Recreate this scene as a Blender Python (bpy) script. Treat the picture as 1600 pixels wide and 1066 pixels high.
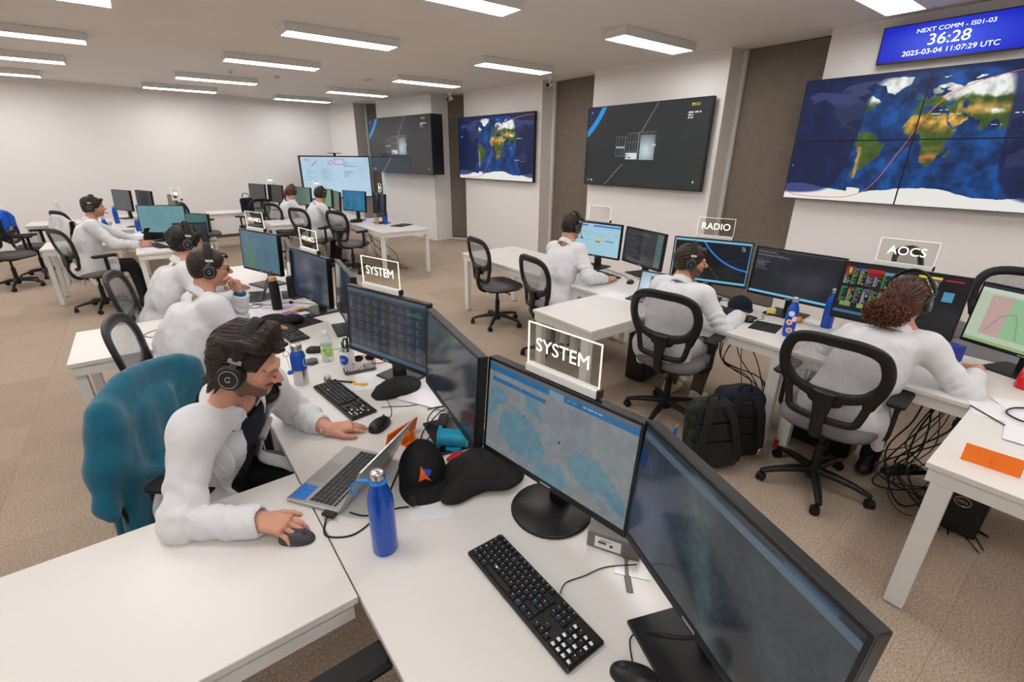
import bpy, math, random
import numpy as np
from mathutils import Vector, Matrix
PI = math.pi
random.seed(7); rng = np.random.default_rng(7)
for o in list(bpy.data.objects): bpy.data.objects.remove(o)
SC = bpy.context.scene; COL = SC.collection

# ---------------------------------------------------------------- camera
CAMH = 1.86; YAW = math.radians(37.4); PIT = math.radians(21.5); ROL = math.radians(.55)
fw = Vector((math.sin(YAW)*math.cos(PIT), math.cos(YAW)*math.cos(PIT), -math.sin(PIT)))
rt = Vector((math.cos(YAW), -math.sin(YAW), 0)); up = rt.cross(fw)
r2 = rt*math.cos(ROL)+up*math.sin(ROL); u2 = up*math.cos(ROL)-rt*math.sin(ROL)
cd = bpy.data.cameras.new('camera'); cam = bpy.data.objects.new('camera', cd); COL.objects.link(cam)
mw = Matrix.Identity(4)
for i in range(3): mw[i][0] = r2[i]; mw[i][1] = u2[i]; mw[i][2] = -fw[i]
mw[2][3] = CAMH
cam.matrix_world = mw
cd.sensor_width = 36; cd.lens = 730*36/1600; cd.clip_start = .05; cd.clip_end = 60
SC.camera = cam
# ---------------------------------------------------------------- world, exposure
w = bpy.data.worlds.new('world'); SC.world = w; w.use_nodes = True
w.node_tree.nodes['Background'].inputs[0].default_value = (.9, .95, 1, 1)
w.node_tree.nodes['Background'].inputs[1].default_value = .3
LAMP = 13.0           # strength of every ceiling panel
vs = SC.view_settings; vs.view_transform = 'Standard'; vs.look = 'None'; vs.gamma = 1; vs.use_curve_mapping = False
vs.exposure = 0.38

# ---------------------------------------------------------------- materials
def s2l(c):
    c = np.asarray(c, float)/255.
    return tuple(np.where(c <= .04045, c/12.92, ((c+.055)/1.055)**2.4))
MATS = {}
def mat(name, rgb, rough=.5, metal=0, spec=.5, noise=None, bump=0, bscale=200, emit=0, alpha=1, trans=0, ior=1.45, sheen=0, coat=0):
    if name in MATS: return MATS[name]
    m = bpy.data.materials.new(name); m.use_nodes = True; nt = m.node_tree; b = nt.nodes['Principled BSDF']
    c = s2l(rgb)+(1,)
    b.inputs['Base Color'].default_value = c; b.inputs['Roughness'].default_value = rough
    b.inputs['Metallic'].default_value = metal; b.inputs['Specular IOR Level'].default_value = spec
    b.inputs['IOR'].default_value = ior; b.inputs['Transmission Weight'].default_value = trans
    b.inputs['Alpha'].default_value = alpha; b.inputs['Sheen Weight'].default_value = sheen; b.inputs['Coat Weight'].default_value = coat
    if emit: b.inputs['Emission Color'].default_value = c; b.inputs['Emission Strength'].default_value = emit
    if noise or bump:
        tc = nt.nodes.new('ShaderNodeTexCoord'); n = nt.nodes.new('ShaderNodeTexNoise'); n.inputs['Detail'].default_value = 4
        n.inputs['Scale'].default_value = bscale; nt.links.new(tc.outputs['Object'], n.inputs['Vector'])
        if noise:
            r = nt.nodes.new('ShaderNodeMix'); r.data_type = 'RGBA'
            r.inputs[6].default_value = c; r.inputs[7].default_value = s2l(noise)+(1,)
            mr = nt.nodes.new('ShaderNodeMapRange'); mr.inputs[1].default_value = .38; mr.inputs[2].default_value = .62
            nt.links.new(n.outputs[0], mr.inputs[0]); nt.links.new(mr.outputs[0], r.inputs[0]); nt.links.new(r.outputs[2], b.inputs['Base Color'])
        if bump:
            bp = nt.nodes.new('ShaderNodeBump'); bp.inputs['Strength'].default_value = bump; bp.inputs['Distance'].default_value = .004
            nt.links.new(n.outputs[0], bp.inputs['Height']); nt.links.new(bp.outputs[0], b.inputs['Normal'])
    MATS[name] = m; return m
def mat_attr(name, rough=.5, emit=0, base=True, spec=.5, bump=0, bscale=100, sss=0, tint=1):
    """colour from the mesh's own colour attribute 'col'"""
    if name in MATS: return MATS[name]
    m = bpy.data.materials.new(name); m.use_nodes = True; nt = m.node_tree; b = nt.nodes['Principled BSDF']
    a = nt.nodes.new('ShaderNodeVertexColor'); a.layer_name = 'col'
    b.inputs['Roughness'].default_value = rough; b.inputs['Specular IOR Level'].default_value = spec
    if base: nt.links.new(a.outputs[0], b.inputs['Base Color'])
    else: b.inputs['Base Color'].default_value = (.012, .013, .016, 1)
    if emit: nt.links.new(a.outputs[0], b.inputs['Emission Color']); b.inputs['Emission Strength'].default_value = emit
    if sss: b.inputs['Subsurface Weight'].default_value = sss; b.inputs['Subsurface Radius'].default_value = (.012, .005, .003); b.inputs['Subsurface Scale'].default_value = 1
    if bump:
        tc = nt.nodes.new('ShaderNodeTexCoord'); n = nt.nodes.new('ShaderNodeTexNoise'); n.inputs['Scale'].default_value = bscale
        bp = nt.nodes.new('ShaderNodeBump'); bp.inputs['Strength'].default_value = bump; bp.inputs['Distance'].default_value = .002
        nt.links.new(tc.outputs['Object'], n.inputs['Vector']); nt.links.new(n.outputs[0], bp.inputs['Height']); nt.links.new(bp.outputs[0], b.inputs['Normal'])
    MATS[name] = m; return m

WHITE = mat('laminate_white', (226, 222, 219), .32, noise=(224, 220, 217), bscale=3)
METALW = mat('white_powder_coat', (226, 226, 224), .4)
BLACK = mat('black_plastic', (22, 22, 24), .42)
DBLACK = mat('black_matte', (13, 13, 15), .6, bump=.2, bscale=600)
GLOSS = mat('black_gloss', (12, 12, 14), .2)
GREYP = mat('grey_plastic', (70, 74, 80), .4)
STEEL = mat('brushed_steel', (200, 198, 196), .28, 1)
SILVER = mat('laptop_silver', (176, 176, 178), .35, .8)
BLUE = mat('blue_bottle_paint', (0, 78, 186), .25, .2, coat=.4)
LBLUE = mat('light_blue_rubber', (40, 130, 215), .4)
PAPER = mat('paper', (232, 230, 236), .8)
WALL = mat('wall_paint', (240, 237, 236), .85)
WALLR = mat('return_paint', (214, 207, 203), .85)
CEIL = mat('ceiling_paint', (236, 231, 226), .9, noise=(233, 228, 223), bscale=.8)
BLIND = mat('roller_blind', (124, 113, 103), .85, noise=(118, 108, 98), bscale=14)
COAT = mat('white_cotton', (218, 219, 224), .85, bump=.12, bscale=60, sheen=.2)
def creases(m):
    nt = m.node_tree; b = nt.nodes['Principled BSDF']; old = b.inputs['Normal'].links[0].from_socket
    tc = nt.nodes.new('ShaderNodeTexCoord'); mp = nt.nodes.new('ShaderNodeMapping'); mp.inputs['Scale'].default_value = (1.3, 1.1, .7)
    n = nt.nodes.new('ShaderNodeTexNoise'); n.inputs['Scale'].default_value = 5.5; n.inputs['Detail'].default_value = 1.2; n.inputs['Distortion'].default_value = 1.3; n.inputs['Roughness'].default_value = .4
    bp = nt.nodes.new('ShaderNodeBump'); bp.inputs['Strength'].default_value = .5; bp.inputs['Distance'].default_value = .035
    nt.links.new(tc.outputs['Object'], mp.inputs[0]); nt.links.new(mp.outputs[0], n.inputs['Vector']); nt.links.new(n.outputs[0], bp.inputs['Height']); nt.links.new(old, bp.inputs['Normal']); nt.links.new(bp.outputs[0], b.inputs['Normal'])
creases(COAT)
CABLE = mat('black_cable', (16, 16, 17), .5)
NAVY = mat('navy_cloth', (20, 26, 44), .9, bump=.4, bscale=250)
TEAL = mat('teal_fleece', (8, 98, 122), .95, noise=(6, 88, 112), bump=.35, bscale=180, sheen=.3)
ORANGE = mat('orange_plastic', (245, 120, 20), .45)
FELT = mat('black_fabric', (30, 29, 30), .95, bump=.4, bscale=300)

def mesh_mat(name, rgb, dens=.5, scale=380):
    m = bpy.data.materials.new(name); m.use_nodes = True; nt = m.node_tree; b = nt.nodes['Principled BSDF']
    b.inputs['Base Color'].default_value = s2l(rgb)+(1,); b.inputs['Roughness'].default_value = .7
    tc = nt.nodes.new('ShaderNodeTexCoord'); v = nt.nodes.new('ShaderNodeTexVoronoi'); v.inputs['Scale'].default_value = scale
    mr = nt.nodes.new('ShaderNodeMapRange'); mr.inputs[1].default_value = .25; mr.inputs[2].default_value = .6
    mr.inputs[3].default_value = max(0, dens-.1); mr.inputs[4].default_value = min(1, dens+.1)
    nt.links.new(tc.outputs['Object'], v.inputs['Vector']); nt.links.new(v.outputs['Distance'], mr.inputs[0]); nt.links.new(mr.outputs[0], b.inputs['Alpha'])
    return m
MESHG = mesh_mat('chair_mesh_grey', (128, 128, 134), .50, 520)
MESHD = mesh_mat('chair_mesh_dark', (36, 36, 40), .72)
def acrylic():
    m = bpy.data.materials.new('clear_acrylic'); m.use_nodes = True; nt = m.node_tree
    for n in list(nt.nodes): nt.nodes.remove(n)
    o = nt.nodes.new('ShaderNodeOutputMaterial'); mx = nt.nodes.new('ShaderNodeMixShader'); t = nt.nodes.new('ShaderNodeBsdfTransparent'); g = nt.nodes.new('ShaderNodeBsdfGlossy')
    t.inputs[0].default_value = (.95, .955, .95, 1); g.inputs['Roughness'].default_value = .06;
    mx.inputs[0].default_value = .05
    nt.links.new(t.outputs[0], mx.inputs[1]); nt.links.new(g.outputs[0], mx.inputs[2]); nt.links.new(mx.outputs[0], o.inputs[0])
    return m
ACRYL = acrylic()
EDGE = mat('lit_acrylic_edge', (250, 250, 232), .4, emit=.42)
LETTER = mat('lit_engraving', (255, 248, 228), .4, emit=.8)
LAMPM = mat('lamp_diffuser', (255, 253, 250), .5, emit=LAMP)

# ---------------------------------------------------------------- object helpers
def finish(o, name, material, parent=None):
    if material is not None:
        o.data.materials.clear()
        for m in (material if isinstance(material, (list, tuple)) else [material]): o.data.materials.append(m)
    if parent is not None: o.parent = parent
    return o
def tag(o, label=None, cat=None, group=None, kind=None):
    if label: o['label'] = label
    if cat: o['category'] = cat
    if group: o['group'] = group
    if kind: o['kind'] = kind
    return o
def thing(name, label, cat, loc=(0, 0, 0), rz=0, group=None):
    o = bpy.data.objects.new(name, None); COL.objects.link(o); o.empty_display_size = .1
    o.location = loc; o.rotation_euler = (0, 0, rz)
    return tag(o, label, cat, group)
def copy_tree(o, parent=None):
    c = o.copy(); COL.objects.link(c)
    if parent is not None:
        c.parent = parent; c.matrix_parent_inverse = o.matrix_parent_inverse.copy()
    for ch in list(o.children): copy_tree(ch, c)
    return c

class MB:
    """collects polygons; build() makes ONE mesh object"""
    def __init__(s): s.v = []; s.f = []; s.m = []; s.sm = []
    def add(s, vs, fs, mi=0, smooth=False, M=None):
        b = len(s.v)
        for p in vs:
            p = Vector(p)
            s.v.append(tuple(M @ p) if M is not None else tuple(p))
        for f in fs: s.f.append(tuple(b+i for i in f)); s.m.append(mi); s.sm.append(smooth)
        return s
    def box(s, x0, x1, y0, y1, z0, z1, mi=0, M=None, ch=0):
        if ch <= 0:
            v = [(x, y, z) for z in (z0, z1) for y in (y0, y1) for x in (x0, x1)]
            f = [(0, 2, 3, 1), (4, 5, 7, 6), (0, 1, 5, 4), (2, 6, 7, 3), (0, 4, 6, 2), (1, 3, 7, 5)]
            return s.add(v, f, mi, False, M)
        pts = [(x0+ch, y0), (x1-ch, y0), (x1, y0+ch), (x1, y1-ch), (x1-ch, y1), (x0+ch, y1), (x0, y1-ch), (x0, y0+ch)]
        ins = [(x0+2*ch, y0+ch), (x1-2*ch, y0+ch), (x1-ch, y0+2*ch), (x1-ch, y1-2*ch), (x1-2*ch, y1-ch), (x0+2*ch, y1-ch), (x0+ch, y1-2*ch), (x0+ch, y0+2*ch)]
        v = [(x, y, z0) for x, y in ins]+[(x, y, z0+ch) for x, y in pts]+[(x, y, z1-ch) for x, y in pts]+[(x, y, z1) for x, y in ins]
        f = [tuple(range(7, -1, -1)), tuple(range(24, 32))]
        for r in range(3):
            for i in range(8): j = (i+1) % 8; f.append((r*8+i, r*8+j, r*8+8+j, r*8+8+i))
        return s.add(v, f, mi, False, M)
    def prism(s, pts, z0, z1, mi=0, M=None, smooth=False):
        n = len(pts); v = [(x, y, z0) for x, y in pts]+[(x, y, z1) for x, y in pts]
        s.add(v, [tuple(range(n-1, -1, -1)), tuple(range(n, 2*n))], mi, False, M)
        return s.add(v, [(i, (i+1) % n, n+(i+1) % n, n+i) for i in range(n)], mi, smooth, M)
    def lathe(s, prof, n=28, mi=0, M=None, cx=0, cy=0, cap=True):
        v = []; f = []
        for r, z in prof:
            for i in range(n): a = 2*PI*i/n; v.append((cx+r*math.cos(a), cy+r*math.sin(a), z))
        for k in range(len(prof)-1):
            for i in range(n): j = (i+1) % n; f.append((k*n+i, k*n+j, k*n+n+j, k*n+n+i))
        s.add(v, f, mi, True, M)
        if cap:
            if prof[0][0] > 1e-5: s.add(v[:n], [tuple(range(n-1, -1, -1))], mi, False, M)
            if prof[-1][0] > 1e-5: s.add(v[-n:], [tuple(range(n))], mi, False, M)
        return s
    def tube(s, pts, r, n=8, mi=0, closed=False, M=None, flat=None, upv=None):
        """sweep; r number or list; flat=(a,b) elliptical half sizes (a along side, b along up)"""
        P = [Vector(p) for p in pts]; N = len(P); v = []; f = []
        side = None
        for i in range(N):
            if closed: t = P[(i+1) % N]-P[i-1]
            else: t = P[min(i+1, N-1)]-P[max(i-1, 0)]
            t.normalize()
            if upv is not None:
                u = Vector(upv(i) if callable(upv) else upv); sd = t.cross(u); sd.normalize(); u = sd.cross(t)
            else:
                if side is None:
                    h = Vector((0, 0, 1)) if abs(t.z) < .9 else Vector((1, 0, 0)); sd = t.cross(h)
                else: sd = side-t*side.dot(t)
                sd.normalize(); side = sd; u = sd.cross(t)
            rr = r[i] if isinstance(r, (list, tuple)) else r
            for k in range(n):
                a = 2*PI*k/n
                if flat:
                    fa = flat[i] if isinstance(flat, list) else flat
                    c, d = math.cos(a), math.sin(a); e = 2.6
                    c = math.copysign(abs(c)**(2/e), c)*fa[0]; d = math.copysign(abs(d)**(2/e), d)*fa[1]
                else: c, d = math.cos(a)*rr, math.sin(a)*rr
                v.append(tuple(P[i]+sd*c+u*d))
        R = N if closed else N-1
        for i in range(R):
            a0 = i*n; b0 = ((i+1) % N)*n
            for k in range(n): l = (k+1) % n; f.append((a0+k, a0+l, b0+l, b0+k))
        s.add(v, f, mi, True, M)
        if not closed: s.add(v[:n], [tuple(range(n-1, -1, -1))], mi, False, M); s.add(v[-n:], [tuple(range(n))], mi, False, M)
        return s
    def ball(s, c, r, mi=0, n=14, M=None, sz=(1, 1, 1)):
        v = []; f = []; m = n//2
        for k in range(m+1):
            t = PI*k/m
            for i in range(n):
                a = 2*PI*i/n; v.append((c[0]+r*sz[0]*math.sin(t)*math.cos(a), c[1]+r*sz[1]*math.sin(t)*math.sin(a), c[2]-r*sz[2]*math.cos(t)))
        for k in range(m):
            for i in range(n): j = (i+1) % n; f.append((k*n+i, k*n+j, k*n+n+j, k*n+n+i))
        return s.add(v, f, mi, True, M)
    def grid(s, fn, nu, nv, mi=0, smooth=True, M=None):
        v = [fn(i/nu, j/nv) for j in range(nv+1) for i in range(nu+1)]
        f = [(j*(nu+1)+i, j*(nu+1)+i+1, (j+1)*(nu+1)+i+1, (j+1)*(nu+1)+i) for j in range(nv) for i in range(nu)]
        return s.add(v, f, mi, smooth, M)
    def build(s, name, material, parent=None, solid=0, bevel=0):
        me = bpy.data.meshes.new(name); me.from_pydata(s.v, [], s.f)
        for m in (material if isinstance(material, (list, tuple)) else [material]): me.materials.append(m)
        me.polygons.foreach_set('material_index', s.m); me.polygons.foreach_set('use_smooth', s.sm); me.update()
        o = bpy.data.objects.new(name, me); COL.objects.link(o)
        if parent is not None: o.parent = parent
        if solid: md = o.modifiers.new('solid', 'SOLIDIFY'); md.thickness = solid; md.offset = 0
        if bevel: md = o.modifiers.new('bevel', 'BEVEL'); md.width = bevel; md.segments = 2; md.limit_method = 'ANGLE'
        return o
def T(x, y, z, rz=0, rx=0, ry=0, s=1):
    return Matrix.Translation((x, y, z)) @ Matrix.Rotation(rz, 4, 'Z') @ Matrix.Rotation(ry, 4, 'Y') @ Matrix.Rotation(rx, 4, 'X') @ Matrix.Scale(s, 4)
def spline(P, n=6, closed=False):
    P = [Vector(p) for p in P]; N = len(P); out = []
    R = N if closed else N-1
    for i in range(R):
        g = (lambda k: P[k % N]) if closed else (lambda k: P[max(0, min(N-1, k))])
        a, b, c, d = g(i-1), g(i), g(i+1), g(i+2)
        for k in range(n):
            t = k/n
            out.append(.5*((2*b)+(c-a)*t+(2*a-5*b+4*c-d)*t*t+(3*b-a-3*c+d)*t**3))
    if not closed: out.append(P[-1])
    return out
def text_obj(name, body, size, material, parent, loc, rot, depth=.001, align='CENTER', sx=1):
    cu = bpy.data.curves.new(name, 'FONT'); cu.body = body; cu.size = size; cu.extrude = depth; cu.align_x = align; cu.align_y = 'CENTER'
    t = bpy.data.objects.new(name+'_tmp', cu); COL.objects.link(t)
    me = bpy.data.meshes.new_from_object(t.evaluated_get(bpy.context.evaluated_depsgraph_get()))
    bpy.data.objects.remove(t); me.materials.clear(); me.materials.append(material)
    o = bpy.data.objects.new(name, me); COL.objects.link(o); o.parent = parent; o.location = loc; o.rotation_euler = rot; o.scale = (sx, 1, 1)
    return o
def cable(name, label, pts, r=.0025, group=None, material=None):
    o = MB().tube(spline(pts, 8), r, 6).build(name or 'cable', material or CABLE); return tag(o, label, 'cable', group)

# ---------------------------------------------------------------- SDF surfaces (bodies, cloth, soft things)
class SDF:
    def __init__(s, lo, hi, h):
        s.h = h; s.lo = np.array(lo, float); s.n = np.ceil((np.array(hi, float)-s.lo)/h).astype(int)+1
        s.F = np.full(s.n, .3, np.float32)
    def _sub(s, lo, hi):
        a = np.clip(np.floor((np.array(lo)-s.lo)/s.h).astype(int), 0, s.n); b = np.clip(np.ceil((np.array(hi)-s.lo)/s.h).astype(int)+1, 0, s.n)
        ax = [s.lo[i]+s.h*np.arange(a[i], b[i]) for i in range(3)]
        X, Y, Z = np.meshgrid(*ax, indexing='ij', sparse=True)
        return tuple(slice(a[i], b[i]) for i in range(3)), X, Y, Z
    def _mix(s, sl, d, k, op):
        f = s.F[sl]
        if d.size == 0: return
        if op == 'add':
            h = np.clip(.5+.5*(f-d)/k, 0, 1); s.F[sl] = f+(d-f)*h-k*h*(1-h)
        else:
            d = -d; h = np.clip(.5-.5*(f-d)/k, 0, 1); s.F[sl] = f+(d-f)*h+k*h*(1-h)
    def cap(s, a, b, ra, rb=None, k=.02, op='add'):
        a = np.array(a, float); b = np.array(b, float); rb = ra if rb is None else rb; R = max(ra, rb)+2.5*k+.02
        sl, X, Y, Z = s._sub(np.minimum(a, b)-R, np.maximum(a, b)+R)
        ab = b-a; L = ab@ab+1e-12; t = np.clip(((X-a[0])*ab[0]+(Y-a[1])*ab[1]+(Z-a[2])*ab[2])/L, 0, 1)
        d = np.sqrt((X-a[0]-t*ab[0])**2+(Y-a[1]-t*ab[1])**2+(Z-a[2]-t*ab[2])**2)-(ra+(rb-ra)*t)
        s._mix(sl, d.astype(np.float32), k, op); return s
    def ell(s, c, r, R=None, k=.02, op='add'):
        c = np.array(c, float); r = np.array(r, float); m = max(r)+2.5*k+.02
        sl, X, Y, Z = s._sub(c-m, c+m); X = X-c[0]; Y = Y-c[1]; Z = Z-c[2]
        if R is None: R = np.eye(3)
        R = np.array(R)  # rows are local axes in world
        q = [R[i, 0]*X+R[i, 1]*Y+R[i, 2]*Z for i in range(3)]
        k0 = np.sqrt((q[0]/r[0])**2+(q[1]/r[1])**2+(q[2]/r[2])**2); k1 = np.sqrt((q[0]/r[0]**2)**2+(q[1]/r[1]**2)**2+(q[2]/r[2]**2)**2)+1e-9
        s._mix(sl, (k0*(k0-1)/k1).astype(np.float32), k, op); return s
    def rbox(s, c, r, R=None, rad=.01, k=.01, op='add'):
        c = np.array(c, float); r = np.array(r, float); m = np.linalg.norm(r)+2.5*k+.02
        sl, X, Y, Z = s._sub(c-m, c+m); X = X-c[0]; Y = Y-c[1]; Z = Z-c[2]
        R = np.eye(3) if R is None else np.array(R)
        q = [np.abs(R[i, 0]*X+R[i, 1]*Y+R[i, 2]*Z)-(r[i]-rad) for i in range(3)]
        d = np.sqrt(sum(np.maximum(a, 0)**2 for a in q))+np.minimum(np.maximum(q[0], np.maximum(q[1], q[2])), 0)-rad
        s._mix(sl, d.astype(np.float32), k, op); return s
    def noise(s, amp, freq, seed=0, aniso=(1, 1, 1)):
        g = np.random.default_rng(seed); sl, X, Y, Z = s._sub(s.lo, s.lo+s.h*s.n); out = 0
        for f, a in ((1, 1), (1.9, .6), (3.3, .35)):
            for _ in range(3):
                d = g.normal(size=3)*np.array(aniso); d *= freq*f/np.linalg.norm(d); e = g.normal(size=3); e *= freq*f*.6/np.linalg.norm(e)
                out = out+a*np.sin(X*d[0]+Y*d[1]+Z*d[2]+g.uniform(0, 6)+1.3*np.sin(X*e[0]+Y*e[1]+Z*e[2]+g.uniform(0, 6)))
        s.F += (amp*out/3).astype(np.float32)[tuple(slice(0, m) for m in s.n)]; return s
    def folds(s, a, b, amp, n, rad, seed=0, rng=(0, 1)):
        a = np.array(a, float); b = np.array(b, float); sl, X, Y, Z = s._sub(np.minimum(a, b)-rad, np.maximum(a, b)+rad); ab = b-a; L = ab@ab
        t = ((X-a[0])*ab[0]+(Y-a[1])*ab[1]+(Z-a[2])*ab[2])/L; tc = np.clip(t, 0, 1); d = np.sqrt((X-a[0]-tc*ab[0])**2+(Y-a[1]-tc*ab[1])**2+(Z-a[2]-tc*ab[2])**2)
        m = np.clip((t-rng[0])/.15, 0, 1)*np.clip((rng[1]-t)/.12, 0, 1)*np.clip((rad-d)/(rad*.3), 0, 1)
        ph = seed*1.7; q = 2*PI*n*t+1.4*np.sin(X*38+ph)+1.4*np.sin(Y*41+ph*2)+1.2*np.sin(Z*36+ph)
        s.F[sl] -= (amp*m*(np.sin(q)*.6+.5*np.maximum(0, np.sin(q*.53+ph)))).astype(np.float32); return s
    def fn(s, f):
        sl, X, Y, Z = s._sub(s.lo, s.lo+s.h*(s.n-1)); s.F += f(X, Y, Z).astype(np.float32); return s
    def mesh(s, name, material, parent=None, color=None, keep=None, smooth_it=0, solid=0):
        F = s.F; F[0] = F[-1] = .1; F[:, 0] = F[:, -1] = .1; F[:, :, 0] = F[:, :, -1] = .1
        I = F < 0
        c = I[:-1, :-1, :-1].astype(np.int8)
        for dx, dy, dz in ((1, 0, 0), (0, 1, 0), (0, 0, 1), (1, 1, 0), (1, 0, 1), (0, 1, 1), (1, 1, 1)):
            c = c+I[dx:F.shape[0]-1+dx, dy:F.shape[1]-1+dy, dz:F.shape[2]-1+dz]
        act = np.nonzero((c > 0) & (c < 8)); A = np.stack(act, 1); idx = np.full(c.shape, -1, np.int32); idx[act] = np.arange(len(A))
        off = np.array([(x, y, z) for x in (0, 1) for y in (0, 1) for z in (0, 1)])
        V = np.stack([F[A[:, 0]+o[0], A[:, 1]+o[1], A[:, 2]+o[2]] for o in off], 1)
        acc = np.zeros((len(A), 3)); cnt = np.zeros(len(A))
        for i in range(8):
            for j in range(i+1, 8):
                if abs(off[i]-off[j]).sum() != 1: continue
                m = (V[:, i] < 0) != (V[:, j] < 0); t = V[:, i]/(V[:, i]-V[:, j]+1e-12); t = np.where(m, t, 0)
                acc += m[:, None]*(off[i]+t[:, None]*(off[j]-off[i])); cnt += m
        P = s.lo+(A+acc/np.maximum(cnt, 1)[:, None])*s.h
        Q = []
        for ax in range(3):
            o1 = [0, 0, 0]; o1[ax] = 1; b, cc = [(1, 2), (2, 0), (0, 1)][ax]
            S0 = I[tuple(slice(0, F.shape[i]-o1[i]) for i in range(3))]; S1 = I[tuple(slice(o1[i], F.shape[i]) for i in range(3))]
            E = np.stack(np.nonzero(S0 != S1), 1)
            E = E[(E[:, b] > 0) & (E[:, cc] > 0)]
            fl = S0[tuple(E.T)]
            def g(db, dc):
                e = E.copy(); e[:, b] -= db; e[:, cc] -= dc; return idx[np.minimum(e[:, 0], c.shape[0]-1), np.minimum(e[:, 1], c.shape[1]-1), np.minimum(e[:, 2], c.shape[2]-1)]
            q = np.stack([g(1, 1), g(0, 1), g(0, 0), g(1, 0)], 1); q[~fl] = q[~fl][:, ::-1]; Q.append(q)
        Q = np.concatenate(Q); Q = Q[(Q >= 0).all(1)]
        if keep is not None:
            k = keep(P); Q = Q[k[Q].all(1)]
            u = np.unique(Q); rm = np.full(len(P), -1); rm[u] = np.arange(len(u)); P = P[u]; Q = rm[Q]
        me = bpy.data.meshes.new(name); me.vertices.add(len(P)); me.vertices.foreach_set('co', P.astype(np.float32).ravel())
        me.loops.add(len(Q)*4); me.loops.foreach_set('vertex_index', Q.astype(np.int32).ravel())
        me.polygons.add(len(Q)); me.polygons.foreach_set('loop_start', np.arange(0, len(Q)*4, 4, dtype=np.int32)); me.polygons.foreach_set('loop_total', np.full(len(Q), 4, np.int32))
        me.polygons.foreach_set('use_smooth', np.ones(len(Q), bool)); me.update(calc_edges=True); me.validate()
        if color is not None:
            a = me.color_attributes.new('col', 'FLOAT_COLOR', 'POINT'); C = np.ones((len(P), 4), np.float32); C[:, :3] = color(P); a.data.foreach_set('color', C.ravel())
        me.materials.append(material)
        o = bpy.data.objects.new(name, me); COL.objects.link(o)
        if parent is not None: o.parent = parent
        if smooth_it: md = o.modifiers.new('smooth', 'SMOOTH'); md.iterations = smooth_it; md.factor = .5
        if solid: md = o.modifiers.new('solid', 'SOLIDIFY'); md.thickness = solid; md.offset = -1
        return o

# ================================================================ ROOM
def carpet():
    m = bpy.data.materials.new('carpet_tiles'); m.use_nodes = True; nt = m.node_tree; b = nt.nodes['Principled BSDF']; L = nt.links.new
    b.inputs['Roughness'].default_value = .95; b.inputs['Specular IOR Level'].default_value = .1
    tc = nt.nodes.new('ShaderNodeTexCoord')
    br = nt.nodes.new('ShaderNodeTexBrick'); br.offset = 0; br.squash = 1
    for k, v in (('Scale', 1), ('Mortar Size', .0016), ('Mortar Smooth', .2), ('Brick Width', .5), ('Row Height', .5), ('Bias', 0)): br.inputs[k].default_value = v
    br.inputs['Color1'].default_value = s2l((178, 160, 144))+(1,); br.inputs['Color2'].default_value = s2l((168, 150, 134))+(1,); br.inputs['Mortar'].default_value = s2l((152, 135, 119))+(1,)
    L(tc.outputs['Object'], br.inputs['Vector'])
    n = nt.nodes.new('ShaderNodeTexNoise'); n.inputs['Scale'].default_value = 120; n.inputs['Detail'].default_value = 6; n.inputs['Roughness'].default_value = .8; L(tc.outputs['Object'], n.inputs['Vector'])
    mr = nt.nodes.new('ShaderNodeMapRange'); mr.inputs[1].default_value = .35; mr.inputs[2].default_value = .65; mr.inputs[3].default_value = .42; mr.inputs[4].default_value = 1.52; L(n.outputs[0], mr.inputs[0])
    n2 = nt.nodes.new('ShaderNodeTexNoise'); n2.inputs['Scale'].default_value = 2.2; L(tc.outputs['Object'], n2.inputs['Vector'])
    mr2 = nt.nodes.new('ShaderNodeMapRange'); mr2.inputs[3].default_value = .93; mr2.inputs[4].default_value = 1.07; L(n2.outputs[0], mr2.inputs[0])
    mm = nt.nodes.new('ShaderNodeMath'); mm.operation = 'MULTIPLY'; L(mr.outputs[0], mm.inputs[0]); L(mr2.outputs[0], mm.inputs[1])
    vm = nt.nodes.new('ShaderNodeVectorMath'); vm.operation = 'SCALE'; L(br.outputs[0], vm.inputs[0]); L(mm.outputs[0], vm.inputs['Scale'])
    L(vm.outputs[0], b.inputs['Base Color'])
    bp = nt.nodes.new('ShaderNodeBump'); bp.inputs['Strength'].default_value = .35; bp.inputs['Distance'].default_value = .002; L(n.outputs[0], bp.inputs['Height']); L(bp.outputs[0], b.inputs['Normal'])
    return m
def struct(name, mb, m, **k): return tag(mb.build(name, m, **k), kind='structure')
H = 3.1
struct('floor', MB().box(-7, 7.2, -5, 15, -.05, 0), carpet())
struct('ceiling', MB().box(-7, 7.2, -5, 15, H, H+.1), CEIL)
def wallseg(a, b, t=.12, z0=0, z1=H, out=1):
    a = Vector(a); b = Vector(b); d = (b-a).normalized(); n = Vector((d.y, -d.x))*t*out
    return [tuple(a), tuple(b), tuple(b+n), tuple(a+n)]
struct('wall_back', MB().prism(wallseg((4.35, 13.65), (-7, 12.05), out=1), 0, H), WALL)
struct('wall_left', MB().box(-6.6, -6.5, -5, 13, 0, H), WALL)
struct('wall_rear', MB().box(-7, 7, -4.6, -4.5, 0, H), WALL)
bb = MB().prism(wallseg((4.35, 13.64), (-6.4, 12.12), .015, out=-1), 0, .07); struct('baseboard_back', bb, mat('baseboard_dark', (96, 80, 68), .6))
# right side: white piers standing forward of the window recesses
piers = [((5.95, -4.5), (5.95, 2.47)), ((5.97, 3.55), (5.95, 5.75)), ((5.94, 6.97), (5.78, 9.3)), ((5.37, 9.97), (5.07, 12.25)), ((4.76, 12.95), (4.35, 13.65))]
pm = MB()
for a, b in piers: pm.prism(wallseg(a, b, .6), 0, H, 0)
struct('wall_right', pm, WALL)
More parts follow.
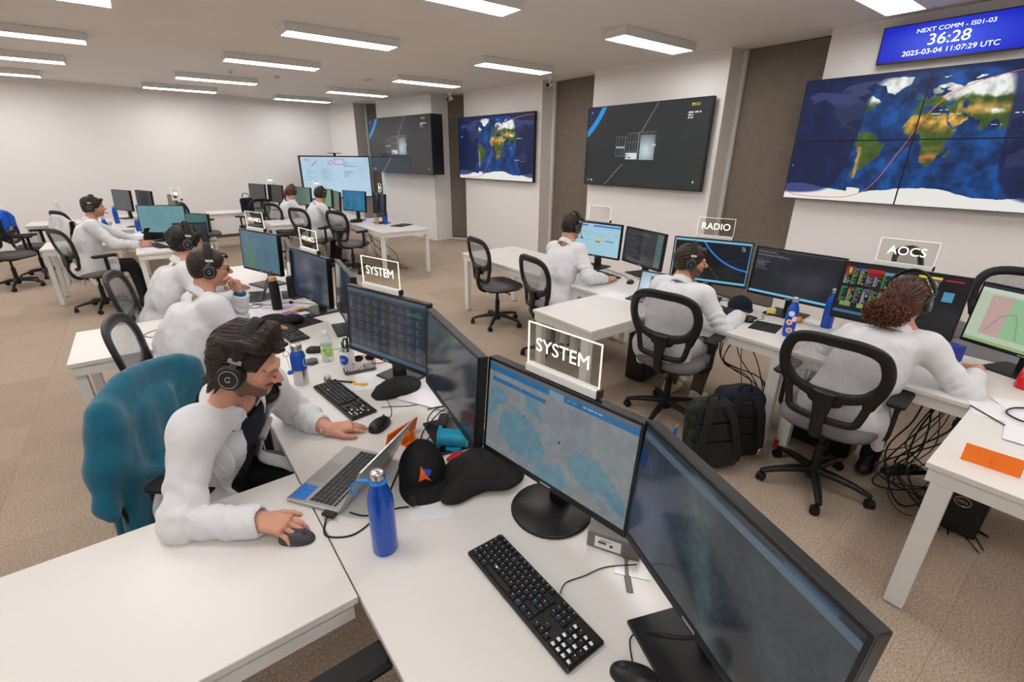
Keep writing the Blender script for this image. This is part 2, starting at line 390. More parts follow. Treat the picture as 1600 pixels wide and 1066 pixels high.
# returns, blinds and window frames in the recesses
rec = [((5.95, 2.47), (5.97, 3.55)), ((5.95, 5.75), (5.94, 6.97)), ((5.78, 9.3), (5.37, 9.97)), ((5.07, 12.25), (4.76, 12.95))]
for i, (a, b) in enumerate(rec):
    a = Vector(a+(0,)); b = Vector(b+(0,)); d = (b-a).normalized(); n = Vector((d.y, -d.x, 0)); dep = .30 if i < 2 else .42
    fr = MB()
    M = Matrix.Identity(4); M.col[0][:3] = d; M.col[1][:3] = n; M.translation = a
    L = (b-a).length; fw_ = .045
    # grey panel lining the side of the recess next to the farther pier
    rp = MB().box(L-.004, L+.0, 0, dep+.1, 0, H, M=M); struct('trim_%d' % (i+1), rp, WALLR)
    fr.box(L-fw_-.01, L-.006, dep-.05, dep+.02, .0, H-.002, M=M); fr.box(0.0, L-.01, dep-.03, dep+.02, 0, .04, M=M); fr.box(0, .03, dep-.05, dep+.02, .0, H-.002, M=M)
    fr.box(0, L, dep+.1, dep+.15, 0, H, mi=1, M=M)
    struct('window_%d' % (i+1), fr, [METALW, WALL])
    bl = MB(); n_ = 1
    bl.box(.032, L-fw_-.014, dep-.012, dep-.006, .045, H-.01, M=M); bl.tube([M @ Vector((.035, dep-.009, .06)), M @ Vector((L-.07, dep-.009, .06))], .012, 8, mi=1)
    tag(bl.build('roller_blind', [BLIND, GREYP]), ['taupe roller blind lowered between the big world map wall and the satellite screen', 'taupe roller blind lowered between the satellite screen and the smaller world map screen', 'narrow taupe roller blind left of the smaller world map screen', 'farthest taupe roller blind, left of the far black screen block'][i], 'blind', 'roller blinds in the window recesses')
# ceiling lamps
lp = [(2.11, 5.88), (-.72, 7.83), (-.45, 5.75), (-1.05, 9.75), (-1.5, 11.7), (2.30, 3.84), (4.83, 3.85), (1.85, 7.95), (1.46, 10.27), (1.06, 12.15), (4.6, 6.02), (4.36, 8.18), (3.96, 10.44), (3.43, 12.5), (4.85, 1.72),
      (2.3, 1.75), (-.3, 3.8), (-.3, 1.75), (4.85, -.4), (2.3, -.4), (-.3, -.4), (-3.2, 1.75), (-3.2, 3.8), (-3.3, 5.8), (-3.5, 7.8), (-3.8, 9.8), (-4.1, 11.4), (-3.2, -.4), (4.85, -2.5), (2.3, -2.5), (-.3, -2.5), (-3.2, -2.5), (-5.6, 1.7), (-5.6, 5.8), (-5.6, 9.8)]
la = thing('ceiling_light', '', 'lamp', group='surface mounted ceiling lights')
hb = MB(); hx, hy = .61, .155
hb.box(-hx, hx, -hy, -hy+.02, -.08, 0); hb.box(-hx, hx, hy-.02, hy, -.08, 0); hb.box(-hx, -hx+.02, -hy+.02, hy-.02, -.08, 0); hb.box(hx-.02, hx, -hy+.02, hy-.02, -.08, 0); hb.box(-hx+.02, hx-.02, -hy+.02, hy-.02, -.02, 0)
hb.build('housing', METALW, la); MB().box(-hx+.021, hx-.021, -hy+.021, hy-.021, -.077, -.070).build('diffuser', LAMPM, la)
lab = ['ceiling light above the middle aisle, with a smaller one up and left of it', 'second ceiling light down in the left edge column', 'ceiling light cut by the top edge near the left corner', 'third ceiling light down in the left edge column',
 'fourth and farthest ceiling light at the left edge', 'large ceiling light cut by the top edge right of centre', 'ceiling light above the satellite screen', 'second light of the middle row counting away from us', 'third light of the middle row, near two smoke detectors',
 'last light of the middle row beside the back wall', 'ceiling light next to the corner security camera', 'ceiling light in front of the narrow blind', 'ceiling light above the small far blue clock', 'farthest ceiling light of the screen side row', 'ceiling light cut by the top edge above the big blue clock']
for i, (x, y) in enumerate(lp):
    o = la if i == 0 else copy_tree(la); o.location = (x, y, H-.002); o['label'] = lab[i] if i < len(lab) else 'surface mounted ceiling light panel outside the picture'
# small ceiling devices
def device(x, y, lbl, r=.05, h=.04):
    t = thing('smoke_detector', lbl, 'smoke detector', (x, y, H), group='round detectors on the ceiling')
    MB().lathe([(r, 0), (r, -.012), (r*.8, -.02)], 18).build('base_plate', METALW, t); MB().lathe([(r*.75, -.021), (r*.7, -h), (r*.3, -h-.012), (0, -h-.012)], 16).build('sensor_head', mat('detector_grey', (190, 186, 182), .5), t)
device(2.24, 9.5, 'white smoke detector with grey head between the middle ceiling lights'); device(1.55, 9.45, 'smaller detector left of the other one', .035, .03)
device(3.55, 8.9, 'flat pale detector ahead of the lights near the small clock', .09, .012)
def seccam(x, y, z, lbl):
    t = thing('security_camera', lbl, 'security camera', (x, y, z), PI*1.1)
    MB().lathe([(.05, 0), (.05, -.03), (.03, -.05)], 16).build('mount', METALW, t)
    MB().tube([(0, 0, -.05), (.02, 0, -.09)], .02, 10).build('arm', METALW, t)
    h = MB().tube([(-.04, 0, -.11), (.08, 0, -.14)], .038, 14).build('camera_body', METALW, t); MB().tube([(.08, 0, -.14), (.092, 0, -.143)], .03, 14).build('lens', GLOSS, h)
seccam(5.75, 6.55, H, 'white security camera on the ceiling beside the blind'); seccam(5.55, 9.45, H, 'farther white security camera above the narrow blind')
sens = thing('door_contact', 'small white sensor at the top of the far pier edge', 'sensor', (5.9, 6.7, 2.3)); bpy.data.objects.remove(sens)

# ================================================================ SCREENS
class Canvas:
    def __init__(s, W, Hh, bg): s.W = W; s.H = Hh; s.a = np.zeros((Hh, W, 3)); s.a[:] = bg
    def rect(s, x0, y0, x1, y1, c, al=1):
        i0, i1 = int(round(y0*s.H)), max(int(round(y1*s.H)), int(round(y0*s.H))+1); j0, j1 = int(round(x0*s.W)), max(int(round(x1*s.W)), int(round(x0*s.W))+1)
        s.a[i0:i1, j0:j1] = s.a[i0:i1, j0:j1]*(1-al)+np.array(c)*al; return s
    def line(s, pts, c, wd=1, al=1):
        pts = [(x*s.W, y*s.H) for x, y in pts]; Y, X = np.mgrid[0:s.H, 0:s.W]+.5
        for (x0, y0), (x1, y1) in zip(pts, pts[1:]):
            dx, dy = x1-x0, y1-y0; t = np.clip(((X-x0)*dx+(Y-y0)*dy)/(dx*dx+dy*dy+1e-9), 0, 1)
            m = np.clip(wd/2+.5-np.hypot(X-x0-t*dx, Y-y0-t*dy), 0, 1)[..., None]*al; s.a = s.a*(1-m)+np.array(c)*m
        return s
    def poly(s, pts, c, al=1):
        Y, X = np.mgrid[0:s.H, 0:s.W]+.5; m = inpoly(X/s.W, Y/s.H, pts); s.a[m] = s.a[m]*(1-al)+np.array(c)*al; return s
    def texts(s, x0, y0, x1, y1, rows, c, seed=0, al=1, fill=.8, cols=1):
        g = np.random.default_rng(seed); rh = (y1-y0)/rows; cw = (x1-x0)/cols
        for k in range(cols):
            for r in range(rows):
                x = x0+k*cw; e = x0+k*cw+cw*g.uniform(fill*.3, fill)
                while x < e:
                    l = g.uniform(.01, .04); s.rect(x, y0+r*rh, min(x+l, e), y0+r*rh+rh*.5, c, al); x += l+.008
        return s
    def blur(s, n=1):
        for _ in range(n):
            p = np.pad(s.a, ((1, 1), (1, 1), (0, 0)), 'edge'); s.a = (p[:-2, 1:-1]+p[2:, 1:-1]+p[1:-1, :-2]+p[1:-1, 2:]+4*p[1:-1, 1:-1])/8
        return s
    def fbm(s, amp, sc=6, seed=0, c=(1, 1, 1)):
        s.a += (noise2(s.W, s.H, sc, seed)*amp)[..., None]*np.array(c); s.a = np.clip(s.a, 0, 255); return s
def inpoly(X, Y, P):
    m = np.zeros(X.shape, bool); n = len(P)
    for i in range(n):
        x0, y0 = P[i]; x1, y1 = P[(i+1) % n]
        if y0 == y1: continue
        m ^= ((Y > y0) != (Y > y1)) & (X < (x1-x0)*(Y-y0)/(y1-y0)+x0)
    return m
def noise2(W, Hh, sc, seed):
    g = np.random.default_rng(seed); out = np.zeros((Hh, W)); a = 1
    for o in range(4):
        n = int(sc*2**o)+2; G = g.uniform(-1, 1, (n, int(n*1.8)+2)); y = np.linspace(0, n-1.01, Hh); x = np.linspace(0, G.shape[1]-1.01, W)
        yi = y.astype(int); xi = x.astype(int); fy = (y-yi)[:, None]; fx = (x-xi)[None]; fy = fy*fy*(3-2*fy); fx = fx*fx*(3-2*fx)
        out += a*((G[yi][:, xi]*(1-fx)+G[yi][:, xi+1]*fx)*(1-fy)+(G[yi+1][:, xi]*(1-fx)+G[yi+1][:, xi+1]*fx)*fy); a *= .5
    return out
def screen_mesh(cv, w, h, material, parent, x=0, zc=0, yc=0, name='screen'):
    """lit screen: local plane facing +X, +Y is the viewer's right"""
    W, Hh = cv.W, cv.H
    ys = np.linspace(-w/2, w/2, W+1)+yc; zs = np.linspace(h/2, -h/2, Hh+1)+zc
    V = np.zeros(((W+1)*(Hh+1), 3), np.float32); V[:, 0] = x; V[:, 1] = np.tile(ys, Hh+1); V[:, 2] = np.repeat(zs, W+1)
    i, j = np.meshgrid(np.arange(Hh), np.arange(W), indexing='ij'); b = (i*(W+1)+j).ravel()
    Q = np.stack([b, b+W+1, b+W+2, b+1], 1)
    me = bpy.data.meshes.new(name); me.vertices.add(len(V)); me.vertices.foreach_set('co', V.ravel()); me.loops.add(Q.size); me.loops.foreach_set('vertex_index', Q.astype(np.int32).ravel())
    me.polygons.add(len(Q)); me.polygons.foreach_set('loop_start', np.arange(0, Q.size, 4, dtype=np.int32)); me.polygons.foreach_set('loop_total', np.full(len(Q), 4, np.int32)); me.update(calc_edges=True)
    a = me.color_attributes.new('col', 'FLOAT_COLOR', 'CORNER'); c = np.clip(cv.a, 0, 255)/255; c = np.where(c <= .04045, c/12.92, ((c+.055)/1.055)**2.4)
    C = np.ones((len(Q), 4, 4), np.float32); C[..., :3] = c.reshape(-1, 3)[:, None]; a.data.foreach_set('color', C.ravel()); me.materials.append(material)
    o = bpy.data.objects.new(name, me); COL.objects.link(o); o.parent = parent; return o
SCR = mat_attr('lit_screen', .22, emit=.66, base=False, spec=.5)
SCRM = mat_attr('lit_screen_wall', .5, emit=.66, base=False, spec=.2)
SCRD = mat_attr('lit_screen_dim', .12, emit=.52, base=False, spec=.55)
# ---- world map (drawn from rough longitude / latitude outlines)
LAND = dict(
 na=[(-168,66),(-156,71),(-140,70),(-125,70),(-110,68),(-95,72),(-82,73),(-75,66),(-85,62),(-94,60),(-88,56),(-80,52),(-78,58),(-72,62),(-64,59),(-56,52),(-65,49),(-62,45),(-70,43),(-75,38),(-81,31),(-80,26),(-83,30),(-90,30),(-97,27),(-97,20),(-91,18),(-87,21),(-88,16),(-83,14),(-82,9),(-78,8),(-85,10),(-94,16),(-105,20),(-113,30),(-118,34),(-124,42),(-124,49),(-133,56),(-145,60),(-155,58),(-165,55),(-158,60),(-165,62)],
 sa=[(-78,8),(-72,12),(-62,10),(-52,5),(-50,0),(-44,-3),(-35,-6),(-38,-13),(-41,-22),(-48,-27),(-54,-34),(-58,-38),(-65,-42),(-66,-48),(-69,-54),(-75,-51),(-73,-40),(-71,-30),(-70,-18),(-76,-13),(-81,-5),(-80,1),(-77,5)],
 af=[(-17,15),(-16,22),(-10,30),(-6,35),(3,37),(10,37),(11,33),(20,31),(25,32),(32,31),(35,25),(38,18),(43,12),(51,12),(48,6),(42,-2),(40,-10),(40,-16),(35,-22),(32,-29),(27,-34),(19,-35),(15,-27),(12,-17),(13,-8),(9,0),(8,4),(0,5),(-8,4),(-14,9)],
 mg=[(44,-16),(49,-13),(50,-16),(47,-25),(44,-24)],
 eu=[(-9,37),(-9,43),(-2,44),(-4,48),(2,51),(8,54),(8,57),(11,54),(20,54),(24,58),(29,60),(22,61),(25,65),(20,64),(17,58),(12,56),(6,58),(5,62),(14,68),(25,71),(38,68),(42,65),(46,68),(60,69),(70,73),(80,73),(100,77),(115,74),(130,72),(150,71),(170,70),(180,68),(178,63),(163,60),(160,53),(156,57),(155,60),(142,59),(136,54),(141,48),(131,43),(127,38),(126,35),(121,39),(118,38),(122,31),(118,24),(108,21),(106,16),(109,12),(105,9),(101,13),(99,8),(103,2),(98,9),(97,16),(91,22),(87,21),(80,14),(77,8),(73,17),(70,22),(62,25),(56,27),(50,30),(51,25),(56,26),(59,22),(52,16),(44,13),(39,21),(35,28),(35,36),(28,37),(27,40),(33,42),(40,41),(38,47),(31,46),(28,43),(23,40),(24,37),(20,40),(13,45),(18,40),(15,38),(9,44),(3,43),(0,39),(-5,36)],
 gb=[(-5,50),(1,52),(-2,56),(-5,58),(-4,54)], ir=[(-10,52),(-6,52),(-6,55),(-9,54)], ic=[(-23,64),(-14,65),(-16,66),(-23,66)],
 gr=[(-73,78),(-60,82),(-35,83),(-20,81),(-22,72),(-33,68),(-42,60),(-52,65),(-56,72)],
 au=[(114,-22),(122,-18),(130,-12),(136,-12),(137,-17),(142,-11),(146,-19),(153,-27),(150,-37),(143,-39),(135,-34),(128,-32),(116,-35)],
 jp=[(130,32),(136,34),(141,36),(142,43),(138,37)], bo=[(109,1),(117,6),(118,0),(114,-4)], su=[(95,5),(104,-3),(106,-6),(100,0)], ng=[(131,-1),(142,-3),(150,-10),(138,-8)], nz=[(167,-46),(174,-41),(178,-38),(173,-36),(172,-42)],
 sv=[(12,78),(25,80),(18,77)], nzm=[(52,71),(60,76),(68,77),(57,71)], can=[(-120,70),(-105,70),(-80,74),(-65,80),(-85,82),(-110,77)], phi=[(120,10),(125,8),(122,18)])
def worldmap(W, Hh):
    cv = Canvas(W, Hh, (0, 0, 0)); Y, X = np.mgrid[0:Hh, 0:W]+.5
    lon = X/W*360-180; lat = 90-Y/Hh*180; n1 = noise2(W, Hh, 9, 3); n2 = noise2(W, Hh, 22, 5)
    lw, la_ = lon+n2*2.2, lat+n1*1.6
    land = np.zeros(X.shape, bool)
    for k, P in LAND.items(): land |= inpoly(lw, la_, P)
    for sea in ([(28,43),(40,42),(38,46),(31,46)], [(48,37),(53,37),(53,46),(48,46)], [(13,66),(21,64),(23,60),(17,61)]): land &= ~inpoly(lw, la_, sea)
    ant = la_ < -70+5*np.sin(np.radians(lon*2+40))+6*((lon > -75) & (lon < -55))
    def C(c): return np.array(c, float)
    d = np.clip(.5+.45*n1+.25*n2, 0, 1)[..., None]; day = C((4, 30, 72))*(1-d)+C((6, 84, 164))*d
    near = land.astype(float)
    for _ in range(max(3, W//110)): p = np.pad(near, 1, 'edge'); near = (p[:-2, 1:-1]+p[2:, 1:-1]+p[1:-1, :-2]+p[1:-1, 2:]+near)/5
    day = day*(1-near[..., None]*.8)+C((30, 120, 205))*near[..., None]*.8
    ab = np.abs(lat); green = C((66, 92, 30)); sand = C((226, 168, 72)); snow = C((236, 238, 234)); sav = C((150, 112, 48))
    lc = np.zeros(day.shape); lc[:] = green
    des = np.clip(1-np.abs(lat-22)/13+n2*.25, 0, 1)*((lon > -20) & (lon < 62)); lc = lc*(1-des[..., None])+sand*des[..., None]
    cas = (np.clip(1-np.abs(lat-38)/10+n2*.3, 0, 1)*((lon > 42) & (lon < 110)))[..., None]; lc = lc*(1-cas)+C((186, 148, 78))*cas
    sf = (np.clip(1-np.abs(lat+24)/9+n2*.3, 0, 1)*((lon > 10) & (lon < 40)))[..., None]; lc = lc*(1-sf)+C((196, 120, 60))*sf
    an = (np.clip(1-np.abs(lon+70-(lat+30)*-.05)/5, 0, 1)*(lat < -8))[..., None]; lc = lc*(1-an)+C((200, 140, 90))*an
    sv = (np.clip(1-np.abs(np.abs(lat)-11)/5+n2*.2, 0, 1)*(lon > -20)*(lon < 50))[..., None]; lc = lc*(1-sv*.6)+sav*sv*.6
    sn = np.clip((lat-48+n1*9)/7, 0, 1)*np.clip((lon+5)/25+.0, 0, 1); sn = np.maximum(sn, np.clip((lat-46)/8, 0, 1)*(lon < -30)); sn = np.maximum(sn, inpoly(lon, lat, LAND['gr'])*1.)
    ti = np.clip(1-np.hypot((lon-88)/13, (lat-33)/5), 0, 1); sn = np.maximum(sn, np.clip(ti*1.5+n2*.4-.3, 0, 1)*(ti > 0))[..., None]; lc = lc*(1-sn)+snow*sn
    lc *= (1+.18*n2)[..., None]
    day[land] = lc[land]; day[ant] = C((244, 243, 236))
    ngt = C((12, 22, 62))*(1-d)+C((16, 34, 84))*d; ngt[land] = ngt[land]*.5+C((60, 66, 104))*.5+C((20, 20, 26))*(sn[land]*.8); ngt[ant] = C((62, 74, 128))
    dec, l0 = math.radians(-6.5), 13
    ill = np.sin(np.radians(lat))*math.sin(dec)+np.cos(np.radians(lat))*math.cos(dec)*np.cos(np.radians(lon-l0))
    t = np.clip(ill/.05+1.6, 0, 1)[..., None]
    cv.a = np.clip(ngt*(1-t)+day*t, 0, 255); return cv
def orbit(cv, lon0=-22, c=(240, 120, 84), wd=1.2):
    pts = []
    for k in range(-40, 200):
        u = math.radians(k*1.5-90); lat = math.degrees(math.asin(math.sin(math.radians(80))*math.sin(u)))
        lo = math.degrees(math.atan2(math.cos(math.radians(80))*math.sin(u), math.cos(u)))-k*.375*.9
        x = (lon0+lo+22+180)/360; pts.append((x, (90-lat*.98)/180))
    seg = [pts[0]]
    for p in pts[1:]:
        if 0 < p[0] < 1 and abs(p[0]-seg[-1][0]) < .3: seg.append(p)
        else:
            if len(seg) > 2: cv.line(seg, c, wd)
            seg = [p]
    if len(seg) > 2: cv.line(seg, c, wd)
    return cv
def tracks(cv, wd=1.2):
    c = (238, 116, 82)
    P = [(0, .93), (.05, .965), (.14, .975), (.24, .972), (.31, .955), (.37, .90), (.415, .79), (.455, .62), (.485, .50), (.515, .36), (.548, .255), (.60, .17), (.68, .105), (.78, .065), (.9, .035), (1, .03)]
    return cv.line([tuple(p)[:2] for p in spline([(x, y, 0) for x, y in P], 5)], c, wd)
def panel_on(a, b):
    """frame for a thing on the wall line a-b: returns yaw of the room-facing normal"""
    d = (Vector(b)-Vector(a)).normalized(); n = Vector((-d.y, d.x)); return math.atan2(n.y, n.x)
def bezel(mb, w, h, t, x0, mi=0, bz=.012, zc=0):
    mb.box(x0, x0+t, -w/2, w/2, zc-h/2, zc-h/2+bz, mi); mb.box(x0, x0+t, -w/2, w/2, zc+h/2-bz, zc+h/2, mi)
    mb.box(x0, x0+t, -w/2, -w/2+bz, zc-h/2+bz, zc+h/2-bz, mi); mb.box(x0, x0+t, w/2-bz, w/2, zc-h/2+bz, zc+h/2-bz, mi)
def tv(name, label, cat, loc, yaw, w, h, cv, dep=.05, bz=.012, m=SCRM, gap=.03):
    t = thing(name, label, cat, loc, yaw)
    b = MB().box(-dep/2, dep/2-.004, -w/2, w/2, -h/2, h/2); bezel(b, w, h, .006, dep/2-.004, bz=bz); b.build('casing', BLACK, t)
    MB().box(-dep/2-gap, -dep/2, -w*.2, w*.2, -h*.25, h*.25).build('wall_mount', GREYP, t)
    s = screen_mesh(cv, w-2*bz, h-2*bz, m, t, dep/2-.002); return t, s
# big video wall: four panels
wm = tracks(worldmap(520, 292), 1.5)
for (x, y) in ((.225, .925), (.80, .335), (.74, .41), (.93, .625)): wm.texts(x, y, x+.05, y+.012, 1, (235, 235, 240), int(x*99), fill=1)
for (x, y) in ((.535, .32), (.56, .295), (.60, .325), (.545, .345)): wm.texts(x, y, x+.04, y+.012, 1, (240, 240, 240), int(x*77), al=.8, fill=1)
wm.rect(.012, .70, .018, .71, (120, 200, 240))
PW, PH = 1.05, .588; VX = 5.85
k = 0
for r in range(2):
    for c in range(2):
        y = 1.52+(.5-c)*PW; z = 2.045+(.5-r)*PH
        t = thing('display_panel', ['upper left panel of the big world map video wall', 'upper right panel of the big world map video wall', 'lower left panel of the big world map video wall', 'lower right panel of the big world map video wall'][k], 'screen', (VX, y, z), PI, 'panels of the video wall')
        b = MB().box(-.06, .0, -PW/2+.001, PW/2-.001, -PH/2+.001, PH/2-.001); bezel(b, PW-.002, PH-.002, .004, 0, bz=.005); b.build('casing', BLACK, t)
        sub = Canvas(260, 146, (0, 0, 0)); sub.a = wm.a[r*146:(r+1)*146, c*260:(c+1)*260]
        screen_mesh(sub, PW-.011, PH-.011, SCRM, t, .002)
        MB().box(-.1, -.06, -.3, .3, -.2, .2).build('wall_mount', GREYP, t); k += 1
# countdown clock above it
def clock(loc, yaw, w, h, label, small=False):
    cv = Canvas(64, 20, (44, 70, 226)); Y, X = np.mgrid[0:20, 0:64]; e = np.clip(1-np.hypot((X-32)/36, (Y-10)/13), 0, 1)[..., None]; cv.a = np.array((24, 40, 205))*(1-e)+np.array((74, 104, 250))*e
    if small: cv.a = np.clip(cv.a*.7, 0, 255); cv.a[:, :, 2] = 225; cv.a[:, :, 0] = 12; cv.a[:, :, 1] = 50
    t, s = tv('countdown_display', label, 'screen', loc, yaw, w, h, cv, .05, .008)
    R = (PI/2, 0, PI/2); x = .0262; k = h/.31
    Tm = mat('clock_digits', (235, 242, 255), .5, emit=.9)
    text_obj('event_line', 'NEXT COMM - IS01-03', .048*k, Tm, s, (x, 0, .085*k), R, .0004, sx=1.15)
    text_obj('countdown_digits', '36:28', .125*k, Tm, s, (x, -.02*k, .0), R, .0016, sx=1.1)
    text_obj('date_line', '2025-03-04 11:07:29 UTC', .058*k, Tm, s, (x, 0, -.09*k), R, .0004, sx=1.1)
    return t
clock((5.87, 1.46, 2.855), PI, 1.04, .30, 'blue countdown screen reading 36:28 above the big world map')
# satellite screen on the second pier
def satcanvas(W, Hh, pos=(.53, .5), simple=False):
    cv = Canvas(W, Hh, (44, 44, 46)); cv.fbm(3, 2, 4)
    Y, X = np.mgrid[0:Hh, 0:W]; X = X/W; Y = Y/Hh
    if not simple: cv.a[..., 1] += 8*X*Y
    r = np.hypot((X+.42)*1.78, (Y+.55)); cv.a[(r > 1.12) & (r < 1.19)] = (40, 150, 225); cv.a[r < 1.12] = cv.a[r < 1.12]*.3+np.array((24, 32, 88))*.7
    g = (188, 186, 176); cv.line([(.62, 0), (.50, .34)], g, 1.2, .9); cv.line([(.36, .72), (.20, 1)], g, 1.2, .9)
    cx, cy = pos; c2 = (146, 160, 170)
    def fr(x0, y0, x1, y1, c=c2, nx=3, ny=2):
        for i in range(nx+1): x = x0+(x1-x0)*i/nx; cv.line([(x, y0), (x, y1)], c, 1.0, .75)
        for i in range(ny+1): y = y0+(y1-y0)*i/ny; cv.line([(x0, y), (x1, y)], c, 1.0, .75)
    e = np.clip(1-np.hypot((X-.55)*1.78/.26, (Y-.55)/.26), 0, 1)[..., None]**.7; m = (X > .50) & (X < .62) & (Y > .36) & (Y < .66)
    cv.a[m] = (cv.a*(1-e)+np.array((222, 240, 246))*e)[m]
    fr(.29, .38, .37, .62); fr(.39, .34, .485, .56, nx=4); fr(.50, .33, .625, .66, nx=5, ny=3); cv.line([(.485, .33), (.485, .66)], (200, 210, 215), 1)
    cv.line([(.375, .37), (.36, .62)], (190, 190, 90), .8, .7); cv.rect(.38, .58, .48, .66, (226, 232, 230)); cv.texts(.385, .60, .475, .66, 2, (60, 60, 60), 3); cv.rect(.60, .47, .63, .50, (190, 200, 205)); cv.rect(.29, .5, .37, .52, (170, 175, 180))
    cv.rect(.865, .04, .925, .075, (146, 130, 20)); cv.texts(.87, .045, .92, .07, 1, (230, 225, 180), 2); cv.texts(.85, .13, .95, .22, 3, (225, 225, 225), 5, fill=1)
    cv.rect(.025, .93, .04, .955, (40, 170, 160)); cv.rect(.06, .93, .075, .955, (220, 220, 220)); cv.rect(.94, .90, .95, .92, (230, 240, 235)); cv.rect(.03, .05, .04, .07, (210, 220, 230))
    return cv
tv('satellite_display', 'large wall screen showing a satellite wireframe on dark grey', 'screen', (5.89, 4.69, 2.02), PI, 2.12, 1.13, satcanvas(320, 176), .06, .014)
w2 = tracks(worldmap(300, 168), 1.1)
for (x, y) in ((.8, .36), (.72, .5), (.78, .68), (.86, .7), (.03, .3)): w2.texts(x, y, x+.07, y+.015, 1, (225, 225, 230), int(x*99), al=.8, fill=1)
yw2 = panel_on((5.94, 6.97), (5.78, 9.3)); tv('world_map_display', 'smaller wall screen showing the world map', 'screen', (5.78, 8.2, 2.02), yw2, 2.33, 1.20, w2, .06, .014)
yw3 = panel_on((5.37, 9.97), (5.07, 12.25))
tv('satellite_display', 'far thick black screen block with a dim satellite picture', 'screen', (5.09, 10.84, 2.085), yw3, 2.60, 1.20, satcanvas(200, 108, simple=True), .30, .01, SCRD)
clock((5.24, 11.35, 2.945), yw3, 1.22, .27, 'small far blue countdown screen above the black screen block', True)
# interactive board on a stand
t = thing('interactive_board', 'tall interactive whiteboard display with red and green notes near the back corner', 'whiteboard', (4.02, 12.55, 0), -PI/2-.02)
cv = Canvas(150, 84, (188, 216, 236)); cv.fbm(4, 2, 9)
cv.line([(.22, .10), (.14, .22)], (200, 50, 80), 1.2); cv.line([(.38, .12), (.44, .08), (.45, .16), (.39, .17), (.38, .12)], (200, 60, 80), .8); cv.line([(.48, .04), (.62, .06), (.62, .18), (.48, .18), (.48, .04)], (200, 60, 70), .8)
cv.texts(.05, .05, .15, .09, 2, (60, 150, 130), 1); cv.texts(.62, .12, .85, .25, 4, (60, 150, 140), 2, al=.6); cv.texts(.05, .3, .5, .6, 6, (130, 170, 205), 3, al=.6, cols=2); cv.texts(.6, .34, .8, .5, 5, (110, 140, 180), 4, al=.7)
b = MB().box(-.04, .04, -.86, .86, .84, 1.85); bezel(b, 1.72, 1.01, .008, .04, bz=.03, zc=1.345); b.build('casing', BLACK, t)
screen_mesh(cv, 1.66, .95, SCRM, t, .043, 1.345)
st = MB().box(-.05, .02, -.35, -.29, 0.06, .9).box(-.05, .02, .29, .35, 0.06, .9).box(-.35, .35, -.36, -.28, .03, .07).box(-.35, .35, .28, .36, .03, .07).box(-.03, 0, -.35, .35, .3, .36); st.build('stand', METALW, t)
for x in (-.33, .33):
    for y in (-.32, .32): MB().tube([(x, y-.02, .03), (x, y+.02, .03)], .03, 10).build('caster', BLACK, t)
wc = thing('web_camera', 'small black camera bar standing on the interactive whiteboard', 'camera', (4.02, 12.55, 1.851), -PI/2)
MB().box(-.02, .02, -.03, .03, 0, .05).build('mount', BLACK, wc); MB().box(-.05, .03, -.16, .16, .05, .065).build('camera_bar', BLACK, wc)

# ================================================================ DESKS
DZ = .74
def desk(label, x0, x1, y0, y1, legs=None, cat='desk', name='office_desk'):
    t = thing(name, label, cat, ((x0+x1)/2, (y0+y1)/2, 0)); hx, hy = (x1-x0)/2, (y1-y0)/2
    MB().box(-hx, hx, -hy, hy, DZ-.025, DZ, ch=.002).build('desktop', WHITE, t)
    f = MB(); i = .012; q = .05
    f.box(-hx+i, hx-i, -hy+i, -hy+i+.03, DZ-.085, DZ-.026); f.box(-hx+i, hx-i, hy-i-.03, hy-i, DZ-.085, DZ-.026)
    f.box(-hx+i, -hx+i+.05, -hy+i+.03, hy-i-.03, DZ-.085, DZ-.026); f.box(hx-i-.05, hx-i, -hy+i+.03, hy-i-.03, DZ-.085, DZ-.026)
    f.build('frame', METALW, t)
    for sx, sy in (legs if legs is not None else ((-1, -1), (-1, 1), (1, -1), (1, 1))):
        cx = sx*(hx-i-q/2); cy = sy*(hy-i-q/2-.03)
        lg = MB().box(cx-q/2, cx+q/2, cy-q/2-.01, cy+q/2+.01, .012, DZ-.086).build('leg', METALW, t)
        MB().box(cx-q/2+.004, cx+q/2-.004, cy-q/2, cy+q/2, 0, .0115).build('foot', mat('foot_grey', (150, 150, 150), .5), lg)
    return t
desk('white main desk in the foreground carrying the blue bottle and two large monitors', .24, 1.04, -.45, 2.57)
desk('white side desk in the left foreground where the man rests his mouse hand', -.62, .236, .99, 1.655, ((-1, -1), (-1, 1)))
desk('white main desk in front of the man in glasses', .24, 1.04, 2.575, 4.17)
desk('white empty side desk left of the man in glasses', -.545, .236, 3.44, 4.10, ((-1, -1), (-1, 1)))
desk('white main desk in front of the curly haired man', .24, 1.04, 4.175, 5.75)
desk('white desk of the AOCS station under the colourful data monitor', 3.04, 3.86, -.75, 1.09)
desk('white side desk with the orange stand at the right edge', 2.275, 3.036, -.46, .236, ((-1, -1), (-1, 1)))
desk('white desk of the RADIO station', 3.04, 3.86, 1.095, 3.09)
desk('white empty side desk behind the SYSTEM sign', 2.275, 3.036, 2.075, 2.71, ((-1, -1), (-1, 1)))
desk('white desk of the man with the light blue screen', 3.04, 3.86, 3.095, 5.03)
desk('white desk in the far middle with a bottle and a black mat', 2.86, 3.7, 7.12, 9.0)
desk('white desk in the far middle in front of the interactive whiteboard', 2.5, 3.35, 9.05, 12.1)
desk('white side desk between the two far people and the AVIONICS signs', 1.66, 2.495, 8.95, 9.70, ((-1, -1), (-1, 1)))
desk('white desk far back near the dark chair with the blue bag', .98, 1.75, 11.35, 12.0)
desk('white desk with blue bottles in front of the man at the far left', -.2, .6, 7.15, 9.6)
